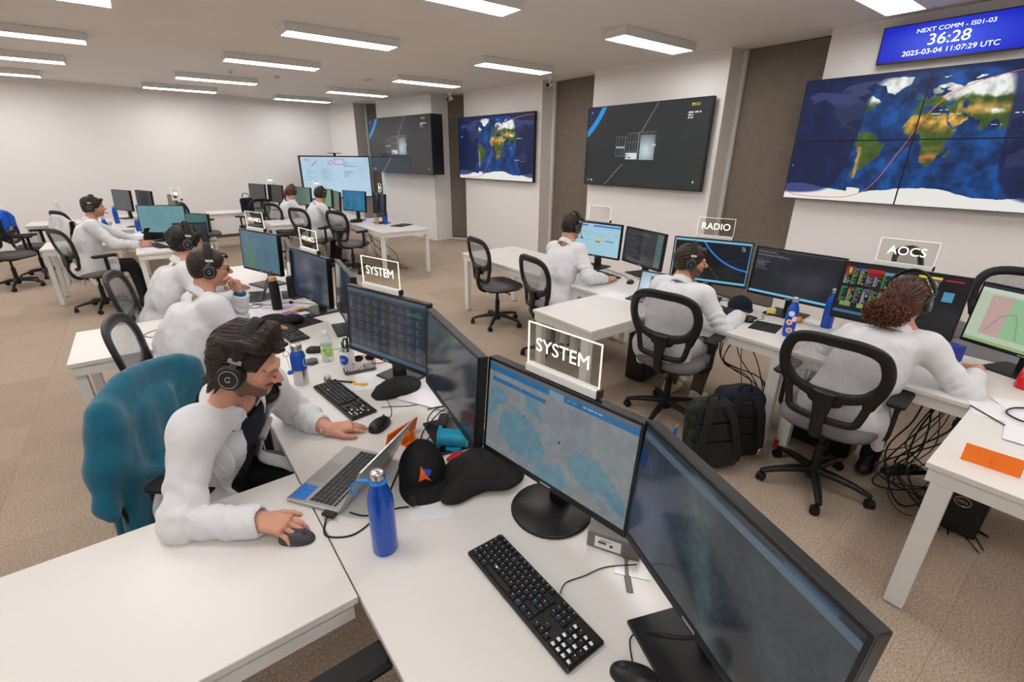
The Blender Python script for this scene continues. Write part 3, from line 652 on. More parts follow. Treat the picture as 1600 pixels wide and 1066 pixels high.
desk('white desk farther back on the left with dark monitors', -.5, .3, 9.65, 12.1)
desk('small white side desk left of the man at the far left', -1.15, -.205, 8.12, 8.8, ((-1, -1), (-1, 1)))
desk('white side desk with a draped lab coat at the far left', -1.62, -.505, 10.95, 11.6, ((-1, -1), (-1, 1)))

# ================================================================ MONITORS
def monitor(label, x, y, yaw, cv, zb=.12, w=.61, tilt=4, base='plate', m=SCR, bx=None, group=None, ar=.595):
    yaw = math.radians(yaw); h = w*ar; tl = math.radians(-tilt)
    t = thing('monitor', label, 'monitor', (x, y, DZ), yaw, group)
    M = T(0, 0, zb+h/2, ry=-math.radians(tilt))
    hd = MB().box(-.035, .0, -w/2, w/2, -h/2, h/2, M=M, ch=.003); hd.box(-.05, -.034, -w/2+.06, w/2-.06, -h/2+.05, h/2-.05, M=M)
    bz = .009; z0 = -h/2
    f = MB(); 
    for a in ((-w/2, w/2, h/2-bz, h/2), (-w/2, w/2, z0, z0+.02), (-w/2, -w/2+bz, z0+.02, h/2-bz), (w/2-bz, w/2, z0+.02, h/2-bz)): f.box(.0, .004, a[0], a[1], a[2], a[3], M=M)
    hd.build('casing', BLACK, t); fo = f.build('bezel', BLACK, t)
    s = screen_mesh(cv, w-2*bz, h-bz-.02, m, t, 0, 0.0055); s.matrix_local = M @ Matrix.Translation((.0015, 0, 0))
    MB().box(.0041, .0046, -.022, .022, -h/2+.006, -h/2+.013, M=M).build('maker_badge', mat('badge', (170, 172, 175), .3, .6), t)
    MB().box(-.085, -.05, -.035, .035, .012, zb+h*.55).build('stand_post', BLACK, t)
    b = MB()
    if base == 'disc': b.lathe([(0, .0), (.135, .0), (.138, .006), (.13, .013), (0, .018)], 36, cx=-.02)
    elif base == 'rear': b.box(-.19, .005, -.11, .11, 0, .012, ch=.003)
    else: b.box(-.14, .09, -.13, .13, 0, .012, ch=.003)
    b.build('stand_base', BLACK, t); return t
def sign(text, label, x, y, yaw, z, w=.28, h=.165, size=None, dim=1):
    t = thing('desk_sign', label, 'sign', (x, y, z), math.radians(yaw), 'lit acrylic station signs on the monitors')
    MB().box(-.014, .014, -w/2, w/2, 0.001, .028, ch=.002).build('light_base', METALW, t)
    p = MB().box(-.0025, .0025, -w/2+.002, w/2-.002, .028, h-.001).build('acrylic_panel', ACRYL, t)
    e = MB().box(-.003, .003, -w/2, w/2, h-.001, h+.0015).box(-.003, .003, -w/2, -w/2+.002, .028, h-.001).box(-.003, .003, w/2-.002, w/2, .028, h-.001); e.build('lit_edge', EDGE, t)
    MB().box(-.012, .012, w/2, w/2+.008, .004, .03).build('cable_socket', BLACK, t)
    if text == '': pass
    elif text: text_obj('lettering', text, size or .062, LETTER, t, (.0032, 0, (h+.03)/2), (PI/2, 0, PI/2), .0004, sx=1.0)
    else:
        m = MB(); n = int(w/.05)
        for k in range(n-1): yy = (k-(n-2)/2)*.042; m.box(.0027, .0032, yy-.014, yy+.010, h*.45, h*.45+.035)
        m.build('lettering', LETTER, t)
    return t
def top(x, y, yaw, tilt=4, zb=.12, w=.61, sh=0, ar=.595):
    h = w*ar; yw = math.radians(yaw); d = -math.sin(math.radians(tilt))*h/2*1-.02
    return x+math.cos(yw)*d-math.sin(yw)*sh, y+math.sin(yw)*d+math.cos(yw)*sh, DZ+zb+h/2+h/2*math.cos(math.radians(tilt))
# -- canvases
cm = Canvas(240, 135, (142, 148, 152)); Y, X = np.mgrid[0:135, 0:240]; X = X/240; Y = Y/135; nn = noise2(240, 135, 4, 11); n3 = noise2(240, 135, 16, 12)
sea = np.zeros(X.shape, bool)
for P in ([(0, .30), (.10, .24), (.16, .33), (.10, .45), (.02, .62), (0, .62)], [(.12, .50), (.26, .42), (.40, .52), (.46, .70), (.40, .86), (.24, .88), (.10, .74)], [(.62, .62), (.70, .50), (.82, .52), (.90, .62), (.86, .78), (.74, .80), (.64, .74)], [(.40, .80), (.60, .78), (.66, .92), (.60, 1), (.38, 1)], [(.30, .22), (.38, .2), (.42, .36), (.34, .40)], [(.86, .66), (.97, .70), (.98, .86), (.88, .84)]): sea |= inpoly(X+nn*.02+n3*.008, Y+nn*.03+n3*.01, P)
cm.a[sea] = (104, 146, 162); cm.a += (n3*7)[..., None]; cm.blur(4)
cm.rect(0, 0, 1, .045, (96, 106, 120)).rect(0, .045, 1, .105, (8, 112, 172)).rect(.46, .045, .56, .105, (130, 160, 185)).rect(.03, .16, .44, .21, (30, 110, 170)).rect(.25, .16, .255, .21, (150, 165, 180)); cm.texts(.68, .06, .98, .095, 1, (150, 200, 230), 2); cm.texts(.58, .065, .66, .09, 1, (120, 180, 220), 4)
cm.texts(.04, .2, .95, .95, 14, (120, 132, 142), 8, al=.25, fill=.9, cols=6); cm.rect(.295, .42, .305, .45, (60, 64, 70)); cm.rect(.555, .50, .565, .535, (60, 64, 70)); cm.texts(.02, .93, .3, .96, 1, (180, 190, 200), 6, al=.6); cm.a *= .86
mA = cm
c2 = Canvas(200, 112, (42, 52, 58)); n = noise2(200, 112, 3, 21); n4 = noise2(200, 112, 24, 22); c2.a += (n*14)[..., None]+(n4*7)[..., None]; Y, X = np.mgrid[0:112, 0:200]; X = X/200; Y = Y/112
e = np.exp(-((X-.14)/.16)**2-((Y-.62)/.42)**2)[..., None]; c2.a = c2.a*(1-e*.7)+np.array((82, 90, 124))*e*.7; e = np.exp(-((X-.34-.25*Y)/.08)**2)[..., None]; c2.a += e*np.array((26, 30, 26)); e = np.exp(-((X-.74)/.1)**2-((Y-.86)/.12)**2)[..., None]; c2.a *= 1-e*.55
c2.rect(0, 0, 1, .03, (38, 48, 60)).rect(.0, .055, 1, .11, (84, 102, 118)); c2.rect(.75, .03, .93, .055, (36, 80, 110)); c2.rect(0, .2, .05, .34, (22, 58, 100)); mB = c2
c3 = Canvas(170, 96, (44, 50, 58)); c3.fbm(6, 3, 31); c3.rect(0, 0, 1, .05, (90, 100, 108)).rect(0, .05, 1, .09, (52, 74, 92))
g = random.Random(5)
for i in range(9):
    for j in range(6):
        col = g.choice([(60, 66, 74), (52, 62, 74), (70, 58, 96), (50, 74, 66), (66, 60, 66)]); x = .03+i*.106; y = .12+j*.135; c3.rect(x, y, x+.09, y+.11, col, .5); c3.texts(x+.005, y+.01, x+.085, y+.1, 6, (112, 118, 124), i*7+j, al=.6)
c3.rect(.64, .16, .76, .22, (76, 58, 120), .8).rect(.78, .17, .96, .21, (60, 112, 70), .8).rect(.66, .3, .8, .36, (70, 54, 110), .8).rect(.03, .22, .06, .3, (90, 120, 60), .8).rect(0, .94, 1, 1, (70, 100, 124)); mC = c3
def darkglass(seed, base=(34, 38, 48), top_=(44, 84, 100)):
    c = Canvas(90, 50, base); c.fbm(8, 2, seed); Y, X = np.mgrid[0:50, 0:90]; e = np.exp(-((Y/50-.1)/.15)**2)[..., None]; c.a = c.a*(1-e*.5)+np.array(top_)*e*.5; return c  # dark screen; reflection painted into its colours as a soft tinted band
c5 = Canvas(120, 67, (38, 52, 74)); Y, X = np.mgrid[0:67, 0:120]; X = X/120; Y = Y/67  # dark screen with blurred grey-blue reflections painted into its colours
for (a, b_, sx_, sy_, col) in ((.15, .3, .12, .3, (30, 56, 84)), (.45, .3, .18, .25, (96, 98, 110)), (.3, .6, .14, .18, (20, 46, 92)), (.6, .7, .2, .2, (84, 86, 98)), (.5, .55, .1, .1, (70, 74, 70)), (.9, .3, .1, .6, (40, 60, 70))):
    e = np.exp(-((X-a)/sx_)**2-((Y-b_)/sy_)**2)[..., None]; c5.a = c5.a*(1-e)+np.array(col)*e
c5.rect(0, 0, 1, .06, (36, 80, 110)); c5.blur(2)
c7 = Canvas(120, 67, (72, 120, 142)); Y, X = np.mgrid[0:67, 0:120]; X = X/120; Y = Y/67; e = np.exp(-((X-.25)/.14)**2-((Y-.7)/.35)**2)[..., None]; c7.a = c7.a*(1-e)+np.array((86, 128, 96))*e; e = np.exp(-((X-.7)/.2)**2-((Y-.5)/.4)**2)[..., None]; c7.a = c7.a*(1-e*.5)+np.array((56, 104, 140))*e*.5; c7.fbm(6, 4, 71)
def plain(c, seed=1, amp=5): return Canvas(60, 34, c).fbm(amp, 2, seed)
cn1 = Canvas(150, 84, (168, 208, 226)); cn1.rect(0, 0, 1, .03, (40, 50, 70)).rect(0, .07, 1, .12, (40, 110, 190)).rect(.30, .07, .42, .12, (170, 205, 225)).rect(.02, .15, .98, .16, (140, 190, 215)); 
for a in ((.05, .13, (40, 90, 190)), (.16, .24, (40, 100, 195)), (.3, .34, (70, 190, 130)), (.36, .4, (80, 200, 140)), (.43, .66, (200, 210, 60)), (.7, .88, (40, 90, 190)), (.9, .95, (220, 230, 110))): cn1.rect(a[0], .52, a[1], .55, a[2])
cn1.rect(.49, .56, .6, .59, (200, 50, 70)).rect(.45, .49, .6, .51, (230, 220, 90)); cn1.texts(.02, .2, .95, .45, 4, (140, 185, 210), 3, al=.5); cn1.texts(.03, .65, .95, .95, 4, (150, 195, 215), 5, al=.4); cn1.rect(.9, .33, .93, .36, (60, 120, 200))
cn2 = Canvas(120, 67, (50, 52, 58)); cn2.texts(.03, .04, .8, .97, 26, (108, 110, 116), 7, al=.8, fill=.9); cn2.rect(.84, .03, .98, .97, (110, 150, 150), .7).texts(.85, .05, .97, .9, 16, (70, 100, 104), 3)
cn3 = Canvas(220, 123, (14, 14, 20)); cn3.fbm(3, 3, 33); Y, X = np.mgrid[0:123, 0:220]; X = X/220; Y = Y/123
r = np.hypot((X-1.06)*1.78, Y+.78); cn3.a[(r > 1.42) & (r < 1.455)] = (30, 130, 225); m = r < 1.42; cn3.a[m] = cn3.a[m]*.5+np.array((18, 24, 50))*.5
cn3.line([(.5, .62), (.66, .93)], (190, 180, 110), .8, .8); cn3.line([(.66, .5), (.95, .36)], (60, 80, 110), .8); cn3.rect(0, 0, 1, .045, (120, 190, 220)).rect(0, .955, 1, 1, (110, 190, 225)).rect(0, 0, .012, 1, (150, 170, 180)).rect(.985, 0, 1, 1, (90, 150, 190)); cn3.texts(.88, .1, .97, .2, 3, (200, 205, 210), 3); cn3.rect(.33, .05, .34, .3, (40, 40, 44))
cn4 = Canvas(220, 123, (27, 30, 38)); cn4.fbm(4, 2, 41); e = np.exp(-((X-.7)/.25)**2-((Y-.6)/.25)**2)[..., None]; cn4.a += e*np.array((26, 22, 24)); cn4.rect(0, 0, 1, .03, (60, 62, 68)).texts(.02, .06, .45, .1, 2, (150, 152, 155), 1, al=.8).texts(.02, .12, .75, .18, 2, (135, 138, 142), 2, al=.8, fill=.9).texts(.02, .2, .24, .48, 11, (138, 142, 146), 4, al=.7).rect(0, .955, 1, 1, (120, 190, 225))
cn5 = Canvas(240, 135, (20, 20, 24)); g = random.Random(3)
cols5 = [(190, 190, 195), (90, 190, 90), (180, 180, 120), (160, 160, 165)]
for i in range(12):
    x = .02+i*.066
    for j, (hh, hc) in enumerate(((.03, None), (.36, None))):
        col = g.choice([(150, 30, 34), (40, 120, 60), (120, 50, 110), (50, 110, 160)]); y = .06+j*.36+g.uniform(0, .04)
        cn5.rect(x, y, x+.055, y+.03, col); cn5.texts(x, y+.04, x+.058, y+.3, 14, cols5[(i+j) % 4], i*3+j, al=.85, fill=1)
cn5.rect(.02, .06, .1, .2, (165, 28, 30)).rect(.2, .06, .36, .12, (165, 30, 34)).rect(.22, .12, .34, .2, (120, 20, 26)).rect(.36, .08, .56, .13, (80, 150, 180)).rect(.62, .04, .80, .075, (225, 220, 50)).rect(.82, .06, .96, .085, (190, 30, 34)).rect(.05, .08, .07, .18, (90, 220, 60))
cn5.rect(.60, .45, .98, 1, (24, 24, 28)).rect(.84, .26, .92, .42, (80, 150, 180)).rect(.04, .72, .14, .80, (120, 150, 90)).rect(.2, .72, .3, .8, (130, 160, 100)).rect(.0, .88, .3, .93, (60, 110, 140)).rect(.24, .42, .30, .52, (130, 60, 110), .7); cn5.texts(.62, .1, .8, .4, 14, (190, 190, 150), 12, cols=3, fill=1)
cn6 = Canvas(160, 90, (190, 204, 178)); cn6.rect(0, 0, 1, .06, (42, 50, 62)).rect(0, .06, 1, .12, (206, 214, 196)).rect(.10, .16, .27, .86, (196, 166, 162)).rect(.27, .16, .62, .86, (150, 192, 148)).rect(.62, .4, .84, .86, (196, 166, 162)).rect(.84, .16, .98, .86, (196, 166, 162)).rect(0, .94, 1, 1, (150, 180, 120)); cn6.line([(.14, .80), (.22, .50), (.30, .42), (.33, .42), (.36, .55), (.40, .84)], (110, 122, 110), 1.2, .6)
# -- near row
monitor('large near monitor with a grey-blue map, under the nearest SYSTEM sign', .865, .925, 187, mA, .115, tilt=5, base='disc')
sign('SYSTEM', 'nearest SYSTEM sign, standing on the map monitor', *top(.865, .925, 187, 5, .115, sh=.0)[:2], 187, top(.865, .925, 187, 5, .115)[2])
monitor('largest monitor at the bottom edge with dark terrain imagery', .80, .345, 159, mB, .12, tilt=5, w=.615, m=SCRD)
monitor('dark monitor with a table of purple and green rows under the middle SYSTEM sign', .845, 2.17, 197, mC, .12, tilt=4, m=SCRD, base='rear')
x, y, z = top(.845, 2.17, 197, 4, .12, sh=-.04); sign('SYSTEM', 'middle SYSTEM sign, above the monitor with purple and green rows', x, y, 197, z)
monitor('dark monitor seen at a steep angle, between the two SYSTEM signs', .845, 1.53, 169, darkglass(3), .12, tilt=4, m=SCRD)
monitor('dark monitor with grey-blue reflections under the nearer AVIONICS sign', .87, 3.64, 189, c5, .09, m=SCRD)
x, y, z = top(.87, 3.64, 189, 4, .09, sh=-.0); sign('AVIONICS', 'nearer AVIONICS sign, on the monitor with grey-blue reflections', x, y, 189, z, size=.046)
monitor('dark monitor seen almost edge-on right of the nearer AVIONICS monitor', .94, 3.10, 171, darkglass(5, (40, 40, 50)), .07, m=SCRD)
monitor('teal monitor under the farther AVIONICS sign', .74, 4.72, 199, c7, .12, m=SCRD)
x, y, z = top(.74, 4.72, 199, 4, .12, sh=-.05); sign('AVIONICS', 'farther AVIONICS sign, on the teal monitor', x, y, 199, z, size=.046)
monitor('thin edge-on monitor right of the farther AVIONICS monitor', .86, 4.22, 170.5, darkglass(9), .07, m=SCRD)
# -- screen side row
monitor('monitor with a light blue timeline in front of the man in the middle', 3.80, 3.50, 188, cn1, .12)
x, y, z = top(3.80, 3.50, 188, 4, .12); sign('', 'blank looking acrylic sign above the light blue timeline monitor', x, y, 188, z, size=.03)
monitor('dark grey text monitor right of the light blue timeline monitor', 3.93, 2.98, 166, cn2, .09, m=SCRD)
monitor('monitor with a blue arc and cyan border under the RADIO sign', 3.61, 2.055, 200, cn3, .15, w=.61)
x, y, z = top(3.61, 2.055, 200, 4, .15, sh=.0); sign('RADIO', 'RADIO sign with lit letters', x, y, 200, z, size=.072)
monitor('dark terminal monitor with small text at its upper left', 3.76, 1.455, 181, cn4, .12, w=.62)
monitor('monitor full of red, green and yellow data columns under the AOCS sign', 3.53, .77, 184, cn5, .15, w=.62, m=SCR)
x, y, z = top(3.53, .77, 184, 4, .15, w=.62, sh=-.02); sign('AOCS', 'AOCS sign with lit letters', x, y, 184, z, size=.07)
monitor('light monitor with pink and green bands at the right edge', 3.73, .175, 159, cn6, .10, w=.61)
# -- far rows
monitor('far blue-teal monitor next to the blue bottle', 3.08, 8.84, 200, Canvas(60, 34, (20, 110, 150)).fbm(16, 2, 3, (0, 1, 1)), .16)
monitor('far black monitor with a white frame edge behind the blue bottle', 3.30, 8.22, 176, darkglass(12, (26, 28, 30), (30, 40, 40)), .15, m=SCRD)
x, y, z = top(3.30, 8.22, 152, 4, .15, sh=-.1); sign(None, 'small far sign above the black monitor by the blue bottle', x, y, 168, z, w=.24, h=.15, size=.05)
monitor('far green monitor in front of the man with short dark hair', 3.0, 10.35, 190, plain((112, 150, 120), 3), .12)
monitor('far dark monitor at an angle right of the green one', 3.05, 9.78, 175, plain((60, 66, 60), 4), .10, m=SCRD)
monitor('farther green monitor right of the woman with the ponytail', 2.72, 10.9, 195, plain((92, 118, 102), 5), .13)
x, y, z = top(2.9, 10.5, 190, 4, .13); sign(None, 'small far sign in front of the interactive whiteboard', x, y, 190, z, w=.26, h=.15, size=.045)
monitor('far black monitor left of the woman with the ponytail', 2.3, 11.45, 195, plain((22, 22, 24), 6, 2), .16, m=SCRD)
monitor('farthest dark grey monitor left of the black one', 2.05, 12.0, 200, plain((58, 58, 62), 7, 2), .16, m=SCRD)
x, y, z = top(2.25, 11.6, 195, 4, .16); sign(None, 'small far sign at the back left of the middle desks', x, y, 195, z, w=.26, h=.15, size=.045)
monitor('large teal blank monitor in front of the man at the far left', .16, 8.05, 235, plain((104, 150, 156), 8, 3), .10, w=.63)
monitor('narrow teal monitor right of the large teal blank one', .52, 7.70, 215, plain((60, 104, 106), 9, 3), .14, w=.4)
x, y, z = top(.36, 8.2, 215, 4, .12); sign(None, 'small pale sign beside the teal blank monitor', x, y, 215, z+.03, w=.16, h=.17, size=.04)
monitor('dark grey monitor at the upper left of the far left desks', -.30, 11.35, 205, plain((62, 66, 70), 10, 3), .14)
monitor('dark grey monitor beside the one at the upper left', .02, 11.0, 200, plain((50, 52, 56), 11, 3), .14)
monitor('small dark monitor behind the two dark grey ones', .42, 10.85, 190, plain((44, 44, 48), 12, 3), .12, w=.5)

# ================================================================ CHAIRS
def make_chair(label, meshm=MESHG, arms=True, fabric=(112, 108, 112)):
    t = thing('office_chair', label, 'chair', (0, 0, 0), 0, 'black mesh office chairs')
    SEAT = mat('seat_fabric_%d' % fabric[0], fabric, .95, bump=.3, bscale=400)
    # star base
    sb = MB(); sb.lathe([(.034, .055), (.038, .06), (.038, .125), (.03, .135)], 18)
    for k in range(5):
        a = 2*PI*k/5; c, s = math.cos(a), math.sin(a)
        sb.tube([(c*.02, s*.02, .112), (c*.12, s*.12, .105), (c*.22, s*.22, .09), (c*.295, s*.295, .07)], 1, 8, flat=[(.028, .022), (.026, .019), (.022, .015), (.018, .011)], upv=(0, 0, 1))
    sb.build('star_base', BLACK, t)
    for k in range(5):
        a = 2*PI*k/5; M = T(math.cos(a)*.295, math.sin(a)*.295, 0, a+.7*k)
        cs = MB().tube([(0, 0, .055), (0, 0, .075)], .008, 8, M=M)
        for y in (-.020, .009): cs.tube([(-.01, y, .026), (-.01, y+.011, .026)], .026, 16, M=M)
        cs.tube([(-.01, -.011, .032), (-.01, .011, .032)], .024, 12, M=M); cs.build('caster', DBLACK, t)
    MB().tube([(0, 0, .125), (0, 0, .29)], .026, 14).tube([(0, 0, .28), (0, 0, .40)], .016, 12).build('gas_cylinder', BLACK, t)
    MB().box(-.13, .1, -.07, .07, .385, .43, ch=.012).tube([(.02, -.05, .405), (.03, -.2, .40), (.03, -.24, .395)], .008, 8).build('tilt_mechanism', BLACK, t)
    # seat
    se = MB(); n = 40
    def ring(sc, z, dz=0):
        o = []
        for k in range(n):
            a = 2*PI*k/n; c, s = math.cos(a), math.sin(a); e = 2/3.2
            x = math.copysign(abs(c)**e, c)*.245*sc+.03; y = math.copysign(abs(s)**e, s)*.245*sc
            o.append((x, y, z-(.025*max(0, (x-.15)/.12)**2 if dz else 0)))
        return o
    R = [ring(.86, .43), ring(.97, .438), ring(1, .455, 1), ring(.985, .478, 1), ring(.93, .493, 1), ring(.7, .497, 1), ring(.35, .492, 0), ring(.02, .49, 0)]
    v = [p for r in R for p in r]; f = [(i*n+k, i*n+(k+1) % n, (i+1)*n+(k+1) % n, (i+1)*n+k) for i in range(len(R)-1) for k in range(n)]
    se.add(v, f, 0, True); se.build('seat', SEAT, t); MB().prism([(x, y) for x, y, z in ring(.88, 0)], .42, .4295).build('seat_pan', BLACK, t)
    # backrest: curved frame with Y shaped spine
    def bx(y, z): return -.225-.10*(z-.5)+.5*y*y-.14*max(0, z-.82)**1.3+.02*math.exp(-((z-.66)/.09)**2)
    P = [(0, .985), (.12, .98), (.2, .945), (.232, .86), (.222, .77), (.192, .69), (.172, .60), (.155, .555), (.10, .54), (0, .538)]
    P = P+[(-y, z) for y, z in P[-2:0:-1]]
    out = spline([(bx(y, z), y, z) for y, z in P], 5, True)
    def wd(p): return (.030 if p.z > .66 else .020)
    fr = MB().tube(out, 1, 10, closed=True, flat=[(.015, wd(p)) for p in out], upv=lambda i: (out[i]-Vector((bx(0, .78), 0, .77))))
    # lower rim of the upper opening: a wide V
    for s in (1, -1):
        V = spline([(bx(.215, .77), s*.218, .79), (bx(.17, .71)-.006, s*.165, .715), (bx(.08, .675)-.012, s*.08, .683), (bx(0, .67)-.014, 0, .676)], 5)
        fr.tube(V, 1, 8, flat=[(.013, .020+.020*k_/len(V)) for k_ in range(len(V))], upv=(0, 0, 1))
    fr.build('backrest_frame', BLACK, t)
    sp = MB(); Z = [.70, .64, .58, .52, .46, .42]; S = [(bx(0, z)-.028, 0, z) for z in Z]; S[-1] = (-.16, 0, .405); S[-2] = (-.225, 0, .44)
    sl_ = spline(S, 4); sp.tube(sl_, 1, 10, flat=[(.058-.026*min(1, k_/10), .015) for k_ in range(len(sl_))], upv=(1, 0, 0)); sp.build('back_spine', BLACK, t)
    lb = MB(); lb.ball((bx(0, .64)-.002, 0, .645), 1, sz=(.012, .085, .036), n=20); lb.build('lumbar_support', DBLACK, t)
    def bp(u, v):
        z = .545+v*.43; i = 0; hw = 0
        for (y0, z0), (y1, z1) in zip(P[:10], P[1:10]):
            if z1 <= z <= z0: hw = y0+(y1-y0)*((z-z0)/(z1-z0+1e-9))
        y = (u*2-1)*hw*.985; return (bx(y, z)+.006, y, z)
    MB().grid(bp, 14, 18).build('backrest_mesh', meshm, t)
    if arms:
        for s in (1, -1):
            a = MB().tube(spline([(.03, s*.20, .425), (.03, s*.265, .435), (.03, s*.275, .5), (.03, s*.275, .66)], 5), 1, 10, flat=(.022, .012), upv=(0, s, .3))
            a.build('armrest_post', BLACK, t)
            pd = MB().box(-.10, .15, s*.275-.042, s*.275+.042, .66, .69, ch=.01); pd.build('armrest_pad', DBLACK, t)
    return t
ch = make_chair('')
ch_na = make_chair('', MESHG, False)
ch_d = make_chair('', MESHD, True, (90, 84, 88))
def place(src, label, x, y, deg, dz=0, rot=0):
    o = copy_tree(src); o.location = (x, y, dz); o.scale = (1, 1, 1.03); o.rotation_euler = (0, 0, math.radians(deg)); o['label'] = label
    if rot:
        for c in o.children:
            if c.name.startswith(('star_base', 'caster')): c.matrix_local = Matrix.Rotation(math.radians(rot), 4, 'Z') @ c.matrix_local
    return o
place(ch, 'chair under the teal jacket of the bearded man in the foreground', .045, 2.12, -39)
place(ch_na, 'mesh chair behind the man in glasses, beside the empty side desk', .0, 3.12, -10)
place(ch_na, 'mesh chair behind the curly haired man, just beyond the empty side desk', -.04, 4.44, -10)
place(ch, 'mesh chair of the man at the far left edge', -.66, 7.74, 26, rot=20)
place(ch, 'chair with a curved mesh back directly behind the man under the RADIO sign', 2.90, 1.82, 10, rot=40)
place(ch, 'nearest mesh chair on the right, behind the woman with curly hair', 2.90, .76, 4, rot=60)
place(ch_na, 'empty mesh chair with its seat and star foot in full view in the middle', 3.08, 4.32, -6, rot=10)
place(ch_na, 'mesh chair behind the man with the light blue screen', 2.93, 3.17, -8)
place(ch, 'empty chair at the near end of the far middle desks', 2.66, 7.98, 22, rot=30)
place(ch, 'chair behind the short haired man at the far desks', 2.26, 8.72, 24)
place(ch, 'chair behind the woman with the ponytail', 2.10, 9.90, 24)
place(ch_d, 'dark chair with a blue bag behind the ponytail woman', 1.75, 11.1, 120, rot=20)
place(ch_d, 'chair seen from its side between the far teal monitor and the back wall', .78, 10.55, -20)
place(ch_d, 'dark chair cut by the left edge of the picture', -1.72, 9.75, -35, rot=15)
place(ch_d, 'dark chair with a bright blue jacket at the far left', -1.50, 10.45, -10)
place(ch_na, 'pale rimmed chair behind the AOCS monitor by the wall', 4.75, .80, 262, .18)
place(ch_na, 'dark mesh chair behind the pink and green monitor by the wall', 4.45, .36, 180, .14)
place(ch_d, 'dark chair under the draped lab coat at the far left', -.85, 10.15, 30)
place(ch_d, 'chair below the bottom edge with only its armrest in view', .10, .552, 0)
for o in (ch, ch_na, ch_d):
    for c in list(o.children): bpy.data.objects.remove(c)
    bpy.data.objects.remove(o)

# ================================================================ THINGS ON THE DESKS
def rot2(x, y, a): return x*math.cos(a)-y*math.sin(a), x*math.sin(a)+y*math.cos(a)
KEYT = mat('key_legend', (200, 205, 210), .5); KEYW = mat('sticker_white', (235, 235, 235), .5); KEY = mat('keycap', (28, 28, 30), .5); KEYB = mat('keycap_blue', (34, 52, 74), .5)
def keyboard(label, x, y, deg, stickers=False, full=True, z=DZ):
    """local: +X right hand end, +Y away from the typist"""
    t = thing('keyboard', label, 'keyboard', (x, y, z+.001), math.radians(deg))
    b = MB().box(-.22, .22, -.063, .063, 0, .014, ch=.004); b.build('keyboard_body', BLACK, t)
    p = .0187; x0 = -.212; rows = []
    if full:
        rows.append((.049, [(x0+.004+i*p*1.0+(i > 0)*.006+(i > 4)*.008+(i > 8)*.008, .0125, .9) for i in range(13)]+[(x0+.30+i*p, .015, .9) for i in range(3)]))
        W = [[1]*13+[2], [1.5]+[1]*12+[1.5], [1.75]+[1]*12+[1.25], [1.25]+[1]*11+[2.75], [1.25, 1.25, 1.25, 6.25, 1.25, 1.25, 1.25, 1.25]]
        for r, ww in enumerate(W):
            xx = x0; row = []
            for w_ in ww: row.append((xx+w_*p/2, w_*p-.003, 1)); xx += w_*p
            yy = .029-r*p
            if r < 2: row += [(x0+.30+i*p, .0157, 1) for i in range(3)]
            if r == 3: row += [(x0+.30+p, .0157, 1)]
            if r == 4: row += [(x0+.30+i*p, .0157, 1) for i in range(3)]
            rows.append((yy, row+([(x0+.364+i*p*.98, .0157, 1) for i in range(4)] if r else [(x0+.364+i*p*.98, .0157, 1) for i in range(4)])))
    km = MB(); lg = MB(); st = MB()
    for r, (yy, row) in enumerate(rows):
        for i, (cx, w_, h_) in enumerate(row):
            kd = .0152*(.72 if r == 0 else 1); a = MB
            km.box(cx-w_/2, cx+w_/2, yy-kd/2, yy+kd/2, .0142, .0195, mi=1 if (random.random() < .06) else 0, ch=.0012)
            if w_ < .03: lg.box(cx-w_*.25, cx-w_*.06, yy+.001, yy+.0038, .01955, .0198)
            if stickers and cx > .13 and r > 0 and random.random() < .5: st.box(cx-w_*.35, cx+w_*.3, yy-.006, yy+.001, .01955, .0199)
    if stickers: st.box(-.12, -.112, -.03, -.024, .0196, .0199)
    km.build('keys', [KEY, KEYB], t); lg.build('key_legends', KEYT, t)
    if stickers: st.build('key_stickers', KEYW, t)
    return t
def mouse(label, x, y, deg, m=BLACK, s=1, z=DZ):
    t = thing('computer_mouse', label, 'computer mouse', (x, y, z), math.radians(deg))
    def fn(u, v):
        a = u*2*PI; rr = math.sin(v*PI/2); e = 2/2.4; c, q = math.cos(a), math.sin(a)
        px = math.copysign(abs(c)**e, c)*.056*rr; py = math.copysign(abs(q)**e, q)*.031*rr*(1-.12*c)
        return (px*s, py*s, .002+(.034*math.cos(v*PI/2)**.75*(1-.25*c*rr*0-.18*(px/.056)))*s)
    b = MB().grid(fn, 28, 12); b.build('mouse_body', m, t)
    MB().tube([(.028*s, -.003, .031*s), (.028*s, .003, .031*s)], .007*s, 12).build('scroll_wheel', GREYP, t)
    return t
def bottle(label, x, y, prof, m, capm, h, z=DZ, cat='bottle', group=None, sc=1, n=36):
    t = thing('bottle', label, cat, (x, y, z), 0, group); MB().lathe([(r*sc, q*sc) for r, q in prof], n).build('bottle_body', m, t); return t
def swell(label, x, y, z=DZ, h=.26, r=.036, m=BLUE, capm=STEEL, n=36, tilt=0):
    t = bottle(label, x, y, [(r*.93, 0), (r, .006), (r, h*.62), (r*.96, h*.68), (r*.82, h*.76), (r*.62, h*.83), (r*.53, h*.88), (r*.52, h*.895)], m, capm, h, z, group='blue metal drinking bottles', n=n)
    MB().lathe([(r*.5, h*.893), (r*.56, h*.90), (r*.56, h*.985), (r*.48, h*1.005), (0, h*1.01)], n).build('bottle_cap', capm, t); return t
